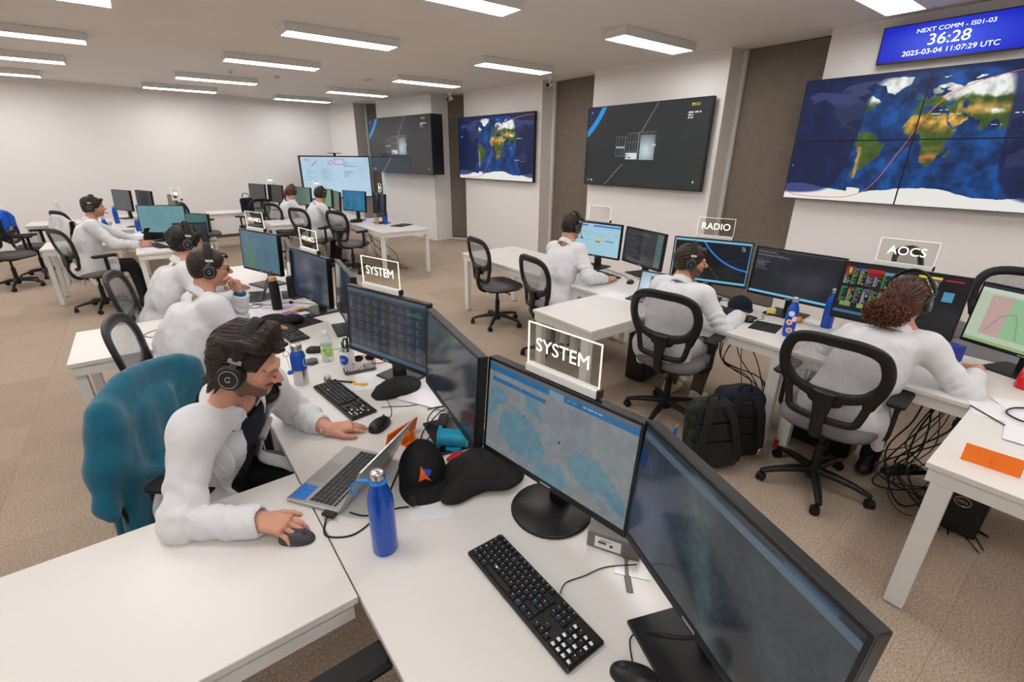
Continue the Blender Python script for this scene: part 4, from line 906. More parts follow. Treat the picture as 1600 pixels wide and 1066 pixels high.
# --- near bottle with carabiner
b0 = swell('large blue metal bottle with silver cap and light blue strap, nearest to us', .365, 1.105, h=.285, r=.038)
st = MB().lathe([(.0225, .247), (.026, .249), (.026, .256), (.0225, .258)], 28); st.tube([(-.022, .012, .253), (-.045, .03, .253)], .006, 8)
st.tube(spline([(-.045, .03, .255), (-.062, .035, .245), (-.07, .035, .225), (-.055, .03, .215), (-.045, .03, .235)], 6), .003, 8); st.build('carrying_strap', LBLUE, b0)
keyboard('large black keyboard with white number pad stickers in the foreground', .612, .712, -90.5, True)
mouse('black mouse cut by the bottom edge beside the largest monitor', .665, .395, 120)
cable('', 'thin black cable from the foreground keyboard to the cardboard box', [(.678, .66, .75), (.72, .68, .743), (.78, .665, .743), (.85, .65, .743), (.93, .60, .745)], .0018)
cable('', 'thin black cable of the mouse crossing the stand of the largest monitor', [(.69, .42, .748), (.73, .46, .745), (.76, .46, .747), (.79, .43, .757), (.84, .38, .757), (.93, .33, .757)], .002)
# boxes between the two near monitors
def carton(label, x, y, deg, w, d, h, z=DZ, c=(118, 112, 108)):
    t = thing('cardboard_box', label, 'box', (x, y, z), math.radians(deg)); m = mat('carton_%d' % c[0], c, .5)
    MB().box(-w/2, w/2, -d/2, d/2, 0, h, ch=.001).build('box_body', m, t)
    l = MB().box(-w*.35, w*.15, -d/2-.0008, -d/2-.0002, h*.15, h*.8); l.build('paper_label', PAPER, t); return t
bx_ = carton('grey cardboard box with a white label between the two nearest monitors', .955, .70, -62, .16, .11, .06)
MB().box(-.045, -.02, -.0566, -.0561, .025, .034).box(-.01, .0, -.0566, -.0561, .02, .03).box(-.04, -.005, -.0566, -.0561, .038, .04).build('printed_text', GREYP, bx_)
tag(MB().tube([(.93, .64, .742), (.885, .60, .742), (.84, .55, .743)], 1, 6, flat=(.009, .0012), upv=(0, 0, 1)).build('flat_strap', mat('strap_grey', (112, 108, 110), .6)), 'flat grey strap on the desk leaving the cardboard box', 'strap')
tag(MB().box(-.05, .05, -.03, .03, 0, .003, M=T(.91, .60, DZ, -.9)).build('clear_tray', mat('clear_plastic', (215, 214, 214), .2)), 'pale plastic plate under the grey strap', 'tray')
# laptop of the bearded man
def laptop(label, x, y, deg, w=.32, d=.215, open_=112, cv=None, m=SILVER, sticker=False, z=DZ):
    """local: +Y from the user to the hinge"""
    t = thing('laptop', label, 'laptop', (x, y, z), math.radians(deg))
    MB().box(-w/2, w/2, -d/2, d/2, .003, .016, ch=.002).build('laptop_base', m, t)
    k = MB(); p = w/17.6; y0 = d*.36
    for r in range(6):
        n = 15
        for i in range(n):
            if r == 5 and 4 < i < 10: continue
            ww = (w*.9)/n; cx = -w*.45+ww*(i+.5); k.box(cx-ww*.44, cx+ww*.44, y0-r*.0185-.0078*(1 if r else .6), y0-r*.0185+.0078*(1 if r else .6), .0161, .0172)
        if r == 5: k.box(-w*.45+w*.06*5.05, -w*.45+w*.06*9.95, y0-r*.0185-.0078, y0-r*.0185+.0078, .0161, .0172)
    k.build('keys', KEY, t)
    MB().box(-.055, .055, -d/2+.008, -d/2+.068, .0161, .0164).build('touchpad', mat('pad_silver', (160, 160, 163), .4, .6), t)
    if sticker:
        s = MB().box(w/2-.085, w/2-.012, -d/2+.008, -d/2+.068, .0161, .0165).build('blue_sticker', mat('sticker_blue', (44, 120, 205), .5), t)
        q = MB()
        for r in range(4): q.box(w/2-.083, w/2-.014, -d/2+.014+r*.014, -d/2+.0152+r*.014, .0166, .0167)
        q.box(w/2-.035, w/2-.034, -d/2+.01, -d/2+.066, .0166, .0167).box(w/2-.059, w/2-.058, -d/2+.01, -d/2+.066, .0166, .0167); q.build('sticker_lines', mat('sticker_navy', (20, 84, 170), .5), t)
    M = T(0, d/2, .012) @ Matrix.Rotation(math.radians(90-open_), 4, 'X')
    ld = MB().box(-w/2, w/2, 0, .006, 0, d, M=M, ch=.001).build('laptop_lid', m, t)
    if cv is None: cv = darkglass(77)
    sc = screen_mesh(cv, w*.94, d*.86, SCRD, t, 0); sc.matrix_local = M @ T(0, -.0006, d*.5) @ Matrix.Rotation(-PI/2, 4, 'Z')
    return t
laptop('open silver laptop with a blue sticker in front of the bearded man', .372, 1.513, -145, w=.335, sticker=True, open_=119)
cable('', 'black charging cable looping from the laptop corner past the blue bottle', [(.275, 1.345, .757), (.25, 1.32, .747), (.235, 1.26, .743), (.30, 1.215, .743), (.38, 1.24, .743), (.44, 1.29, .744), (.53, 1.40, .743), (.60, 1.48, .745), (.68, 1.52, .745), (.76, 1.56, .75)], .0032)
tag(MB().box(-.03, .02, -.012, .012, 0, .012, M=T(.272, 1.335, .748, -1.0), ch=.003).build('cable_plug', BLACK), 'black plug in the corner of the silver laptop', 'plug')
cable('', 'black cable ending in a small disc beside the sheet of paper', [(.325, 1.305, .756), (.36, 1.275, .745), (.41, 1.25, .743), (.46, 1.245, .743), (.50, 1.225, .745)], .003)
tag(MB().ball((.515, 1.218, .765), .022, sz=(.8, .5, 1)).build('earpiece', DBLACK), 'small black earpiece standing at the left of the sheet of paper', 'earpiece')
pw = MB().box(-.055, .055, -.022, .022, 0, .028, M=T(.86, 1.63, DZ, .9, 0, 0), ch=.006).build('power_adapter', DBLACK); tag(pw, 'black power adapter with its cable coiled beside the orange stand', 'power adapter')
cable('', 'black cable coiled around the power adapter', [(.68, 1.50, .745), (.74, 1.60, .745), (.80, 1.64, .76), (.88, 1.68, .775), (.93, 1.70, .76), (.90, 1.62, .77), (.83, 1.58, .76), (.80, 1.66, .765), (.90, 1.74, .76), (.98, 1.70, .745), (1.0, 1.6, .745)], .003)
cable('', 'black wires gathered behind the steep dark monitor', [(.86, 1.78, .745), (.92, 1.74, .76), (.98, 1.70, .75), (1.02, 1.62, .745), (1.02, 1.45, .745)], .003)
cable('', 'thin cable from the middle keyboard to the black pouch', [(.69, 1.92, .75), (.75, 1.90, .743), (.82, 1.86, .743), (.90, 1.85, .743)], .0018)
cable('', 'thin mouse cable beside the left hand of the bearded man', [(.66, 1.80, .75), (.70, 1.83, .743), (.73, 1.90, .743), (.74, 1.97, .75)], .0018)
keyboard('black keyboard with white number pad stickers in front of the bearded man', .578, 2.115, -84, True)
mouse('glossy black mouse beside the left hand of the bearded man', .625, 1.775, 35, s=1.15)
mouse('dark grey mouse under the right hand of the bearded man', .158, 1.302, -40, mat('mouse_grey', (58, 60, 66), .5))
# orange folded stands
def ostand(label, x, y, deg):
    t = tag(bpy.data.objects.new('folded_stand', None), label, 'stand', 'orange plastic stands'); COL.objects.link(t); t.location = (x, y, DZ); t.rotation_euler = (0, 0, math.radians(deg))
    MB().box(-.085, .085, -.003, .003, 0, .07, M=T(0, 0, 0, 0, math.radians(-18))).build('front_plate', ORANGE, t)
    MB().box(-.03, .04, 0, .07, .0, .006).box(-.002, .004, 0, .06, .006, .05).box(-.03, .04, .045, .052, .006, .035).build('rear_support', ORANGE, t); return t
ostand('orange plastic stand behind the lid of the silver laptop', .66, 1.64, 200)
ostand('orange plastic stand on the side desk at the right edge', 2.42, .075, -84)
# cap, cloth, paper, toy
E2 = mat('emblem_orange', (240, 96, 40), .6); E3 = mat('emblem_blue', (40, 80, 190), .6)
def cap_(label, x, y, deg, m, emblem=False, z=DZ, sc=1, zs=1):
    t = thing('baseball_cap', label, 'cap', (x, y, z), math.radians(deg)); M = Matrix.Diagonal((sc, sc, sc*zs, 1))
    def dm(u, v):
        a = u*2*PI; th = v*PI/2; r = .088*math.cos(th)*(1+.02*math.sin(6*a)*math.cos(th)); return (r*1.1*math.cos(a), r*math.sin(a), .006+.125*math.sin(th)**.9-.012*math.cos(a)*math.sin(th))
    MB().grid(dm, 36, 12, M=M).ball((-.01, 0, .128), .007, M=M).build('crown', m, t)
    def br(u, v):
        a = (u-.5)*PI*.95; r0 = .088; x0, y0 = r0*1.08*math.cos(a*1.0), r0*.98*math.sin(a); x1, y1 = .175*math.cos(a*.62)+.0, .092*math.sin(a*1.02)
        px, py = x0+(x1-x0)*v, y0+(y1-y0)*v; return (px, py, .010+.004-.9*py*py-.012*v)
    MB().grid(br, 20, 6, M=M).build('brim', m, t, solid=.003)
    if emblem:
        def on(px, pz):  # point on front of the crown (towards +x)
            ph = math.asin(min(1, max(0, (pz-.006)/.125))**1.1) if pz > .006 else 0; r = .088*math.cos(ph); py = px; xx = math.sqrt(max(0, 1-(py/(r+1e-6))**2))*r*1.1 if abs(py) < r else 0
            return (xx+.0035, py, pz)
        def shp(pts, mm, nm):
            b = MB(); c = (sum(p[0] for p in pts)/len(pts), sum(p[1] for p in pts)/len(pts))
            P = []
            for i in range(len(pts)):
                for k in range(4): q = (pts[i][0]+(pts[(i+1) % len(pts)][0]-pts[i][0])*k/4, pts[i][1]+(pts[(i+1) % len(pts)][1]-pts[i][1])*k/4); P.append(q)
            v = [on(*c)]+[on((c[0]+p[0])/2, (c[1]+p[1])/2) for p in P]+[on(*p) for p in P]; n = len(P); f = [(0, 1+i, 1+(i+1) % n) for i in range(n)]+[(1+i, 1+n+i, 1+n+(i+1) % n, 1+(i+1) % n) for i in range(n)]
            b.add(v, f).build(nm, mm, t)
        shp([(-.008, .092), (-.020, .04), (.004, .05), (.026, .034), (.010, .062)], E2, 'emblem_orange'); shp([(.028, .074), (.0, .085), (.006, .06), (.022, .056)], E3, 'emblem_blue')
    return t
cap_('black baseball cap with a blue and orange emblem lying beside the laptop', .622, 1.362, -112, mat('black_cap', (24, 24, 26), .9, bump=.3, bscale=300), True)
fb = SDF((.55, 1.0, .735), (1.02, 1.48, .86), .005)
fb.ell((.825, 1.21, .766), (.12, .135, .030), k=.03).ell((.86, 1.20, .778), (.08, .09, .030), k=.03).ell((.70, 1.19, .756), (.11, .055, .020), np.array([[.97, .24, 0], [-.24, .97, 0], [0, 0, 1]]), k=.04).ell((.74, 1.28, .758), (.07, .06, .02), k=.04).noise(.006, 26, 3).fn(lambda X, Y, Z: np.where(Z < .742, .05, 0)+0*X+0*Y)
tag(fb.mesh('fabric_pouch', FELT), 'large soft black fabric pouch in front of the nearest monitor', 'pouch')
tag(MB().box(-.07, .07, -.10, .10, 0, .0008, M=T(.580, 1.215, DZ+.0002, -.5)).build('sheet_of_paper', PAPER), 'white sheet of paper with faint writing under the black cap', 'paper')
pt = tag(MB().box(-.08, .08, -.06, .06, 0, .0008, M=T(1.0, 1.30, DZ+.0002, .2)).build('sheet_of_paper', PAPER), 'white paper behind the blue toy under the nearest monitor', 'paper')
ty = thing('toy_launcher', 'light blue plastic toy cylinder with an orange knob between the two nearest monitors', 'toy', (.805, 1.435, DZ), 2.4)
TB = mat('toy_cyan', (30, 165, 205), .4)
tbm = MB(); M = T(0, 0, .052, 0, 0, PI/2); tbm.lathe([(.034, -.055), (.034, .05), (.046, .058), (.046, .062), (.040, .062), (.036, .05), (.030, -.05), (0, -.05)], 26, M=M); tbm.box(-.03, .03, -.035, .035, 0, .02); tbm.build('barrel', TB, ty)
MB().ball((.03, -.045, .03), .013).build('knob', mat('toy_orange', (240, 80, 30), .4), ty); MB().box(-.04, -.01, -.043, -.03, .03, .06).build('latch', mat('toy_yellow', (235, 180, 60), .5), ty)
tag(MB().box(-.035, .035, -.02, .02, 0, .012, M=T(.775, 1.375, DZ, .4)).build('toy_block', mat('toy_red', (200, 44, 40), .4)), 'small red toy piece under the blue toy cylinder', 'toy')
# row behind
pc = SDF((.66, 1.90, .735), (1.05, 2.24, .82), .004)
pc.ell((.85, 2.06, .757), (.115, .10, .026), k=.02).ell((.76, 2.04, .750), (.07, .06, .017), k=.03).noise(.003, 30, 5).fn(lambda X, Y, Z: np.where(Z < .742, .05, 0)+0*X+0*Y)
tag(pc.mesh('fabric_pouch', FELT), 'flat black fabric pouch on the papers under the middle SYSTEM monitor', 'pouch')
for i, (x, y, a, l) in enumerate(((.95, 1.88, .5, 'upper sheet of the paper stack beside the black pouch'), (.98, 1.92, .3, 'lower sheets of the paper stack beside the black pouch'), (.80, 2.27, -.4, 'white sheet under the calculator and photo'))):
    tag(MB().box(-.105, .105, -.148, .148, 0, .004 if i < 2 else .001, M=T(x, y, DZ+(.005 if i == 0 else .0004), a)).build('sheet_of_paper', PAPER), l, 'paper')
ph = tag(bpy.data.objects.new('photo_print', None), 'printed photo lying beside the grey calculator', 'photo'); COL.objects.link(ph); ph.location = (.905, 2.245, DZ+.0026); ph.rotation_euler = (0, 0, .5)
pcv = Canvas(30, 20, (190, 180, 176)); pcv.fbm(70, 5, 3); 
MB().box(-.075, .075, -.05, .05, 0, .0008).build('photo_paper', PAPER, ph); q = screen_mesh(pcv, .14, .09, mat_attr('print_colours', .5), ph, 0, name='photo_image'); q.matrix_local = T(0, 0, .0012) @ Matrix.Rotation(-PI/2, 4, 'Y') @ Matrix.Rotation(PI/2, 4, 'X')
def calculator(label, x, y, deg):
    t = thing('calculator', label, 'calculator', (x, y, DZ+.002), math.radians(deg)); MB().box(-.085, .085, -.04, .04, 0, .016, ch=.005).build('calculator_body', GREYP, t)
    MB().box(.03, .072, -.03, .03, .0161, .0168).build('display', mat('lcd', (120, 128, 118), .3), t); k = MB()
    for i in range(7):
        for j in range(5): k.box(-.078+i*.0145, -.068+i*.0145, -.03+j*.0125, -.021+j*.0125, .0161, .019, mi=(i*3+j) % 4 == 0)
    k.build('keys', [mat('calc_key', (205, 200, 196), .5), mat('calc_key_tan', (190, 140, 110), .5)], t)
calculator('silver grey scientific calculator next to the white mug', .765, 2.40, -10)
# mug with pens and scissors
mg = thing('mug', 'white mug with a round blue logo holding pens and scissors', 'mug', (.735, 2.505, DZ), math.radians(200)); PORC = mat('porcelain', (232, 230, 228), .2)
MB().lathe([(0, .002), (.038, 0), (.041, .006), (.041, .094), (.039, .096), (.037, .094), (.037, .012), (0, .010)], 32, cap=False).build('mug_body', PORC, mg)
MB().tube(spline([(0, -.040, .075), (0, -.062, .075), (0, -.068, .05), (0, -.058, .028), (0, -.040, .025)], 6), .005, 8).build('handle', PORC, mg)
def decal(parent, r, z, rad, ang, m, name='logo', inner=0):
    b = MB(); v = []; n = 26
    for k in range(n):
        t = 2*PI*k/n; v.append((ang+rad*math.cos(t)/r, z+rad*math.sin(t)))
    P = [(r*math.cos(a), r*math.sin(a), q) for a, q in v]
    if inner:
        Q = [(r*math.cos(ang+(a-ang)*inner), r*math.sin(ang+(a-ang)*inner), z+(q-z)*inner) for a, q in v]; b.add(P+Q, [(i, (i+1) % n, n+(i+1) % n, n+i) for i in range(n)])
    else:
        rs = (.001, .35, .7, 1); V_ = [((r+.0003)*math.cos(ang+(a-ang)*k_), (r+.0003)*math.sin(ang+(a-ang)*k_), z+(q-z)*k_) for k_ in rs for a, q in v]
        b.add(V_, [(j*n+i, j*n+(i+1) % n, (j+1)*n+(i+1) % n, (j+1)*n+i) for j in range(3) for i in range(n)])
    return b.build(name, m, parent)
decal(mg, .0414, .05, .030, .35, mat('logo_blue', (30, 80, 190), .4)); b = MB()
for da in (-.22, -.02, .2): b.tube([(.0418*math.cos(.35+da-.07), .0418*math.sin(.35+da-.07), .043), (.0418*math.cos(.35+da+.02), .0418*math.sin(.35+da+.02), .057)], .0012, 5)
b.build('logo_marks', KEYW, mg)
for i, (c, dx, dy, l) in enumerate((((30, 50, 130), .02, .02, 'blue pen in the mug'), ((60, 170, 70), -.015, .022, 'green pen in the mug'), ((30, 30, 34), .005, -.02, 'black pen in the mug'))):
    tag(MB().tube([(.735+dx*.3, 2.505+dy*.3, DZ+.014), (.735+dx, 2.505+dy, DZ+.13)], .0045, 8).tube([(.735+dx, 2.505+dy, DZ+.13), (.735+dx*1.06, 2.505+dy*1.06, DZ+.142)], .003, 6).build('pen', mat('pen_%d' % i, c, .4)), l, 'pen', 'pens in the white mug')
sc = thing('scissors', 'scissors with black handles standing in the white mug', 'scissors', (.74, 2.49, DZ+.012), .6); s_ = MB()
for s in (1, -1): s_.tube([(s*.018+.03*math.cos(a)*.55, 0, .135+.028*math.sin(a)) for a in [2*PI*k/16 for k in range(16)]], .0045, 7, closed=True)
s_.build('handles', DBLACK, sc); MB().tube([(.004, 0, .0), (.012, 0, .11)], .003, 6).tube([(-.004, .003, .0), (-.012, .003, .11)], .003, 6).build('blades', STEEL, sc)
pe = thing('water_bottle', 'small clear plastic water bottle with a green label behind the mug', 'bottle', (.665, 2.64, DZ)); CLR = mat('pet_plastic', (225, 238, 240), .05, alpha=.35)
MB().lathe([(0, .002), (.03, 0), (.032, .01), (.030, .05), (.032, .06), (.032, .12), (.028, .14), (.014, .165), (.0125, .175)], 24, cap=False).build('bottle_body', CLR, pe); MB().lathe([(.0325, .035), (.0327, .1)], 24, cap=False).build('label_band', mat('pet_label', (120, 190, 110), .5, noise=(220, 225, 150), bscale=60), pe); MB().lathe([(.0135, .172), (.0135, .188), (0, .189)], 16).build('cap', mat('pet_cap', (215, 228, 232), .4), pe)
def shades(label, x, y, deg):
    t = thing('sunglasses', label, 'sunglasses', (x, y, DZ), math.radians(deg)); f = MB(); l = MB()
    for s in (1, -1):
        P = [(s*.032+.026*math.cos(a), 0, .024+.019*math.sin(a)) for a in [2*PI*k/18 for k in range(18)]]; f.tube(P, .002, 6, closed=True); l.add([(s*.032, 0, .024)]+P, [(0, 1+k, 1+(k+1) % 18) for k in range(18)]); f.tube([(s*.06, 0, .03), (s*.06, .09, .012)], .0022, 6)
    f.tube([(-.007, 0, .028), (.007, 0, .028)], .002, 6); f.build('frame', mat('frame_red', (150, 30, 34), .4), t); l.build('lenses', GLOSS, t)
shades('red framed sunglasses beside the mug', .83, 2.50, 160)
cable('', 'red and white cord lying around the sunglasses', [(.79, 2.56, .745), (.84, 2.55, .76), (.88, 2.50, .745), (.86, 2.44, .745), (.92, 2.42, .745), (.98, 2.48, .745), (.95, 2.55, .745)], .003, None, mat('cord_red', (190, 60, 60), .6))
tag(MB().tube([(.60, 2.352, DZ+.005), (.675, 2.272, DZ+.005)], .005, 8).tube([(.595, 2.358, DZ+.005), (.60, 2.352, DZ+.005)], .003, 6).build('pen', BLACK), 'black pen lying above the middle keyboard', 'pen')
yl = MB().tube(spline([(.67, 2.30, .744), (.69, 2.27, .744), (.68, 2.24, .744), (.71, 2.22, .744), (.73, 2.20, .745)], 5), .006, 6).ball((.715, 2.21, .746), .012, sz=(1.3, 1, .6)); tag(yl.build('keyring_charm', mat('charm_yellow', (245, 190, 50), .5)), 'small yellow orange charm beside the black pen', 'charm')
tc_ = thing('steel_cap', 'small steel screw cap standing at the top of the middle keyboard', 'bottle cap', (.575, 2.352, DZ)); MB().lathe([(.017, 0), (.019, .004), (.019, .034), (.017, .036), (.015, .034), (.015, .008), (0, .008)], 22, cap=False).build('cap_shell', STEEL, tc_)
bb_ = thing('bottle', 'blue and bare steel bottle with a round white emblem and a keyring', 'bottle', (.463, 2.425, DZ)); MB().lathe([(.036, 0), (.0375, .005), (.0375, .085)], 36).build('steel_base', STEEL, bb_)
MB().lathe([(.0378, .085), (.0378, .155), (.034, .172), (.026, .184), (.024, .192)], 36).build('bottle_body', mat('blue_powder', (20, 76, 170), .4), bb_); MB().lathe([(.0265, .190), (.0275, .194), (.0275, .218), (.024, .224), (0, .226)], 28).build('bottle_cap', STEEL, bb_)
decal(bb_, .0382, .125, .026, -.55, KEYW, 'emblem_ring', .86); MB().tube([(.0385*math.cos(-.6), .0385*math.sin(-.6), .11), (.0385*math.cos(-.52), .0385*math.sin(-.52), .14)], .002, 5).tube([(.0385*math.cos(-.45), .0385*math.sin(-.45), .112), (.0385*math.cos(-.52), .0385*math.sin(-.52), .138)], .0016, 5).build('emblem', KEYW, bb_)
kr = MB().tube([(-.036-.014+.014*math.cos(a), .012, .175+.014*math.sin(a)) for a in [2*PI*k/18 for k in range(18)]], .0018, 6, closed=True).tube([(-.05, .012, .16), (-.045, .0, .09)], .0012, 5); kr.build('keyring', STEEL, bb_); MB().ball((-.048, 0, .075), .014, sz=(1, .7, .9)).build('fob', mat('fob_blue', (24, 96, 200), .4), bb_)
tag(MB().prism([(.036*math.cos(2*PI*k/6), .036*math.sin(2*PI*k/6)) for k in range(6)], 0, .022, M=T(.578, 2.655, DZ, .3)).build('hexagonal_puck', GREYP), 'dark hexagonal device behind the blue and steel bottle', 'device')
mouse('black mouse near the hexagonal device', .645, 2.82, -30)
keyboard('black keyboard partly hidden by the headset of the bearded man', .595, 3.28, -84)
cable('', 'thin cable from the mouse towards the water bottle', [(.70, 2.80, .745), (.78, 2.78, .743), (.88, 2.86, .743), (.95, 2.80, .743)], .0018)
# things near the man in glasses
tag(MB().box(-.13, .13, -.10, .10, 0, .003, M=T(.70, 3.42, DZ, .3)).build('mouse_mat', DBLACK), 'black mat under the folded dark case', 'mat')
fc = SDF((.40, 3.3, .735), (.84, 3.75, .84), .006); fc.ell((.55, 3.55, .765), (.10, .075, .032), k=.02).ell((.66, 3.47, .765), (.085, .07, .03), k=.02).noise(.004, 30, 8).fn(lambda X, Y, Z: np.where(Z < .742, .05, 0)+0*X+0*Y); tag(fc.mesh('soft_case', FELT), 'black soft case in front of the man in glasses', 'case')
for i, (x, y, a) in enumerate(((.62, 3.90, .2), (.78, 3.82, .7), (.70, 4.05, -.3))): tag(MB().box(-.105, .105, -.148, .148, 0, .002, M=T(x, y, DZ+.0004+i*.0022, a)).build('sheet_of_paper', mat('paper_lilac', (218, 210, 228), .8) if i else PAPER), ['white sheet beside the black thermos', 'lilac paper near the crumpled foil', 'lilac sheet behind the black thermos'][i], 'paper')
fo = SDF((.60, 3.58, .735), (.95, 3.85, .80), .005); fo.ell((.70, 3.68, .748), (.06, .035, .014)).ell((.80, 3.74, .75), (.07, .028, .014)).noise(.006, 60, 4).fn(lambda X, Y, Z: np.where(Z < .746, .05, 0)+0*X+0*Y)
tag(fo.mesh('foil_wrapper', mat('foil', (214, 192, 96), .35, noise=(170, 90, 150), bscale=14)), 'crumpled yellow and purple wrapper on the papers', 'wrapper')
tag(MB().box(-.05, .05, -.035, .035, 0, .004, M=T(.765, 3.60, DZ+.0125, .2)).build('label_card', PAPER), 'white printed card on the stand of the AVIONICS monitor', 'card')
th = thing('thermos', 'tall black thermos with a bamboo lid beside the man in glasses', 'thermos', (.655, 3.855, DZ+.006)); MB().lathe([(.034, 0), (.036, .006), (.036, .19), (.032, .205), (.026, .215), (.026, .225)], 30).build('thermos_body', DBLACK, th); MB().lathe([(.029, .226), (.030, .23), (.030, .25), (.028, .254), (0, .254)], 26).build('lid', mat('bamboo', (206, 160, 104), .5, noise=(190, 140, 84), bscale=60), th)
sp = thing('speaker', 'black cylindrical speaker between the AVIONICS monitors', 'speaker', (.83, 4.10, DZ)); MB().lathe([(.034, 0), (.038, .01), (.034, .18), (.03, .19), (0, .192)], 24).build('speaker_body', DBLACK, sp); MB().lathe([(.0385, .012), (.0385, .02)], 24, cap=False).build('ring', GREYP, sp)
laptop('laptop with its screen raised beside the man in glasses', .545, 4.33, -108, w=.30, d=.20, open_=112, cv=plain((104, 112, 136), 14, 6), m=GREYP)
tag(MB().ball((.775, 3.95, .755), .017, sz=(1, 1, .8)).build('rubber_puck', DBLACK), 'round black cable knob on the white sheets', 'knob')
cable('', 'black cable across the papers of the man in glasses', [(.52, 4.12, .75), (.58, 4.02, .748), (.68, 3.98, .75), (.775, 3.95, .755), (.88, 3.85, .75), (.97, 3.80, .745)], .0025)
cable('', 'cable loop lying at the laptop of the man in glasses', [(.50, 4.22, .75), (.46, 4.08, .745), (.52, 3.98, .745), (.60, 4.04, .745), (.54, 4.10, .745), (.48, 4.02, .745)], .0025)
cable('', 'thin grey cable loop on the empty side desk', [(-.05, 3.62, .745), (-.16, 3.70, .743), (-.18, 3.78, .743), (-.10, 3.84, .743), (.0, 3.80, .743), (.05, 3.72, .743)], .002, None, GREYP)
# ---- screen side desks
def bs(label, x, y, h=.27, r=.036): return swell(label, x, y, h=h, r=r)
s1 = bs('blue bottle covered with stickers in front of the dark terminal monitor', 3.315, 1.235)
for i, (z, a, c) in enumerate(((.165, -2.9, (230, 235, 240)), (.105, -3.0, (236, 130, 90)), (.05, -2.75, (225, 120, 100)), (.13, -2.2, (235, 240, 245)))): decal(s1, .0365, z, .019, a, KEYW, 'sticker'); decal(s1, .0368, z, .014, a, mat('sticker_%d' % i, c, .5), 'sticker_print')
bs('plain blue bottle at the joint of the two screen side desks', 3.72, 1.15, .285, .037)
tag(MB().box(-.11, .11, -.09, .09, 0, .003, M=T(3.37, 1.41, DZ, .2)).build('mouse_mat', DBLACK), 'black mat beside the sticker covered bottle', 'mat')
keyboard('black keyboard right of the man under the RADIO sign', 3.47, 1.76, -100); mouse('black mouse at the end of the keyboard under the RADIO sign', 3.40, 1.545, 20)
cable('', 'thin mouse cable beside the yellow block', [(3.45, 1.55, .745), (3.53, 1.50, .743), (3.60, 1.55, .743), (3.68, 1.5, .743)], .002)
tag(MB().box(-.045, .045, -.03, .03, 0, .035, M=T(3.72, 1.54, DZ, .4), ch=.003).build('sticky_note_block', mat('note_yellow', (238, 212, 120), .7)), 'pale yellow note block in front of the dark terminal monitor', 'note block')
mn = thing('mandarin', 'small orange mandarin between the two blue bottles', 'fruit', (3.665, 1.315, DZ)); MB().ball((0, 0, .024), .028, sz=(1, 1, .85)).build('fruit_body', mat('mandarin_peel', (240, 140, 30), .5, bump=.3, bscale=200), mn); MB().ball((0, 0, .0475), .004).build('stem', mat('stem_green', (80, 90, 40), .7), mn)
cap_('navy blue cloth cap lying in front of the terminal monitor', 3.70, 1.78, -150, NAVY, sc=1.05, zs=.62)
cable('', 'black cables behind the RADIO monitor', [(3.70, 2.12, .745), (3.78, 2.05, .75), (3.70, 1.98, .745), (3.80, 1.92, .75), (3.76, 2.02, .76)], .003)
laptop('open laptop with a pale blue screen beside the man under the RADIO sign', 3.22, 2.33, -78, w=.31, d=.21, open_=108, cv=Canvas(80, 45, (176, 208, 226)).rect(.3, .15, .72, .95, (44, 58, 84)).rect(.4, .2, .7, .3, (90, 140, 190)).texts(.33, .35, .7, .9, 8, (110, 140, 180), 3), m=GREYP)
tag(MB().box(-.105, .105, -.148, .148, 0, .002, M=T(3.12, 2.56, DZ+.0004, .2)).build('sheet_of_paper', PAPER), 'white sheet beside the laptop with the pale blue screen', 'paper')
keyboard('black keyboard under the hand of the man with the light blue screen', 3.60, 3.20, -96); mouse('small black mouse beside the light blue screen keyboard', 3.57, 2.80, 20)
cable('', 'black cable between the monitors of the man with the light blue screen', [(3.85, 3.42, .745), (3.78, 3.20, .745), (3.72, 3.02, .75), (3.66, 2.90, .745), (3.60, 2.84, .76)], .0028); cable('', 'second thin cable beside the small black mouse', [(3.90, 3.05, .745), (3.78, 2.92, .745), (3.70, 2.72, .745)], .002)
bx2 = thing('carton_box', 'blue camera box with a picture of a black lens on the AOCS desk', 'box', (3.69, .475, DZ), -.35); BB = mat('box_blue', (38, 62, 170), .45); MB().box(-.05, .05, -.055, .055, 0, .095, ch=.002).build('box_body', BB, bx2)
M = T(0, 0, 0); MB().box(-.0508, -.0502, -.045, -.01, .03, .08).build('lens_picture', mat('print_white', (225, 228, 235), .5), bx2); MB().lathe([(.0, 0), (.014, 0), (.014, .0004)], 20, M=T(-.0508, -.028, .056) @ Matrix.Rotation(-PI/2, 4, 'Y')).build('lens_print', GLOSS, bx2)
MB().box(-.0508, -.0502, .012, .035, .012, .02).build('red_mark', mat('print_red', (200, 40, 60), .5), bx2); MB().box(-.0508, -.0502, .01, .045, .05, .054).box(-.0508, -.0502, .01, .04, .062, .065).box(-.0508, -.0502, -.045, -.02, .012, .018).build('printed_text', mat('print_pale', (150, 165, 220), .5), bx2)
cable('', 'thin black cable from the blue camera box to the hand of the woman', [(3.68, .41, .745), (3.58, .40, .745), (3.50, .36, .745), (3.44, .34, .75), (3.42, .30, .765)], .002)
cable('', 'black cord of the headset lying left of the blue camera box', [(3.60, .80, .745), (3.66, .70, .745), (3.70, .60, .745), (3.66, .52, .745)], .003)
tag(MB().add([(3.43, .44, .742), (3.40, .385, .742), (3.37, .41, .742), (3.43, .44, .746), (3.40, .385, .746), (3.37, .41, .746)], [(2, 1, 0), (3, 4, 5), (0, 1, 4, 3), (1, 2, 5, 4), (2, 0, 3, 5)]).build('phone_stand', BLACK), 'small black triangular stand beside the sleeve of the woman', 'stand')
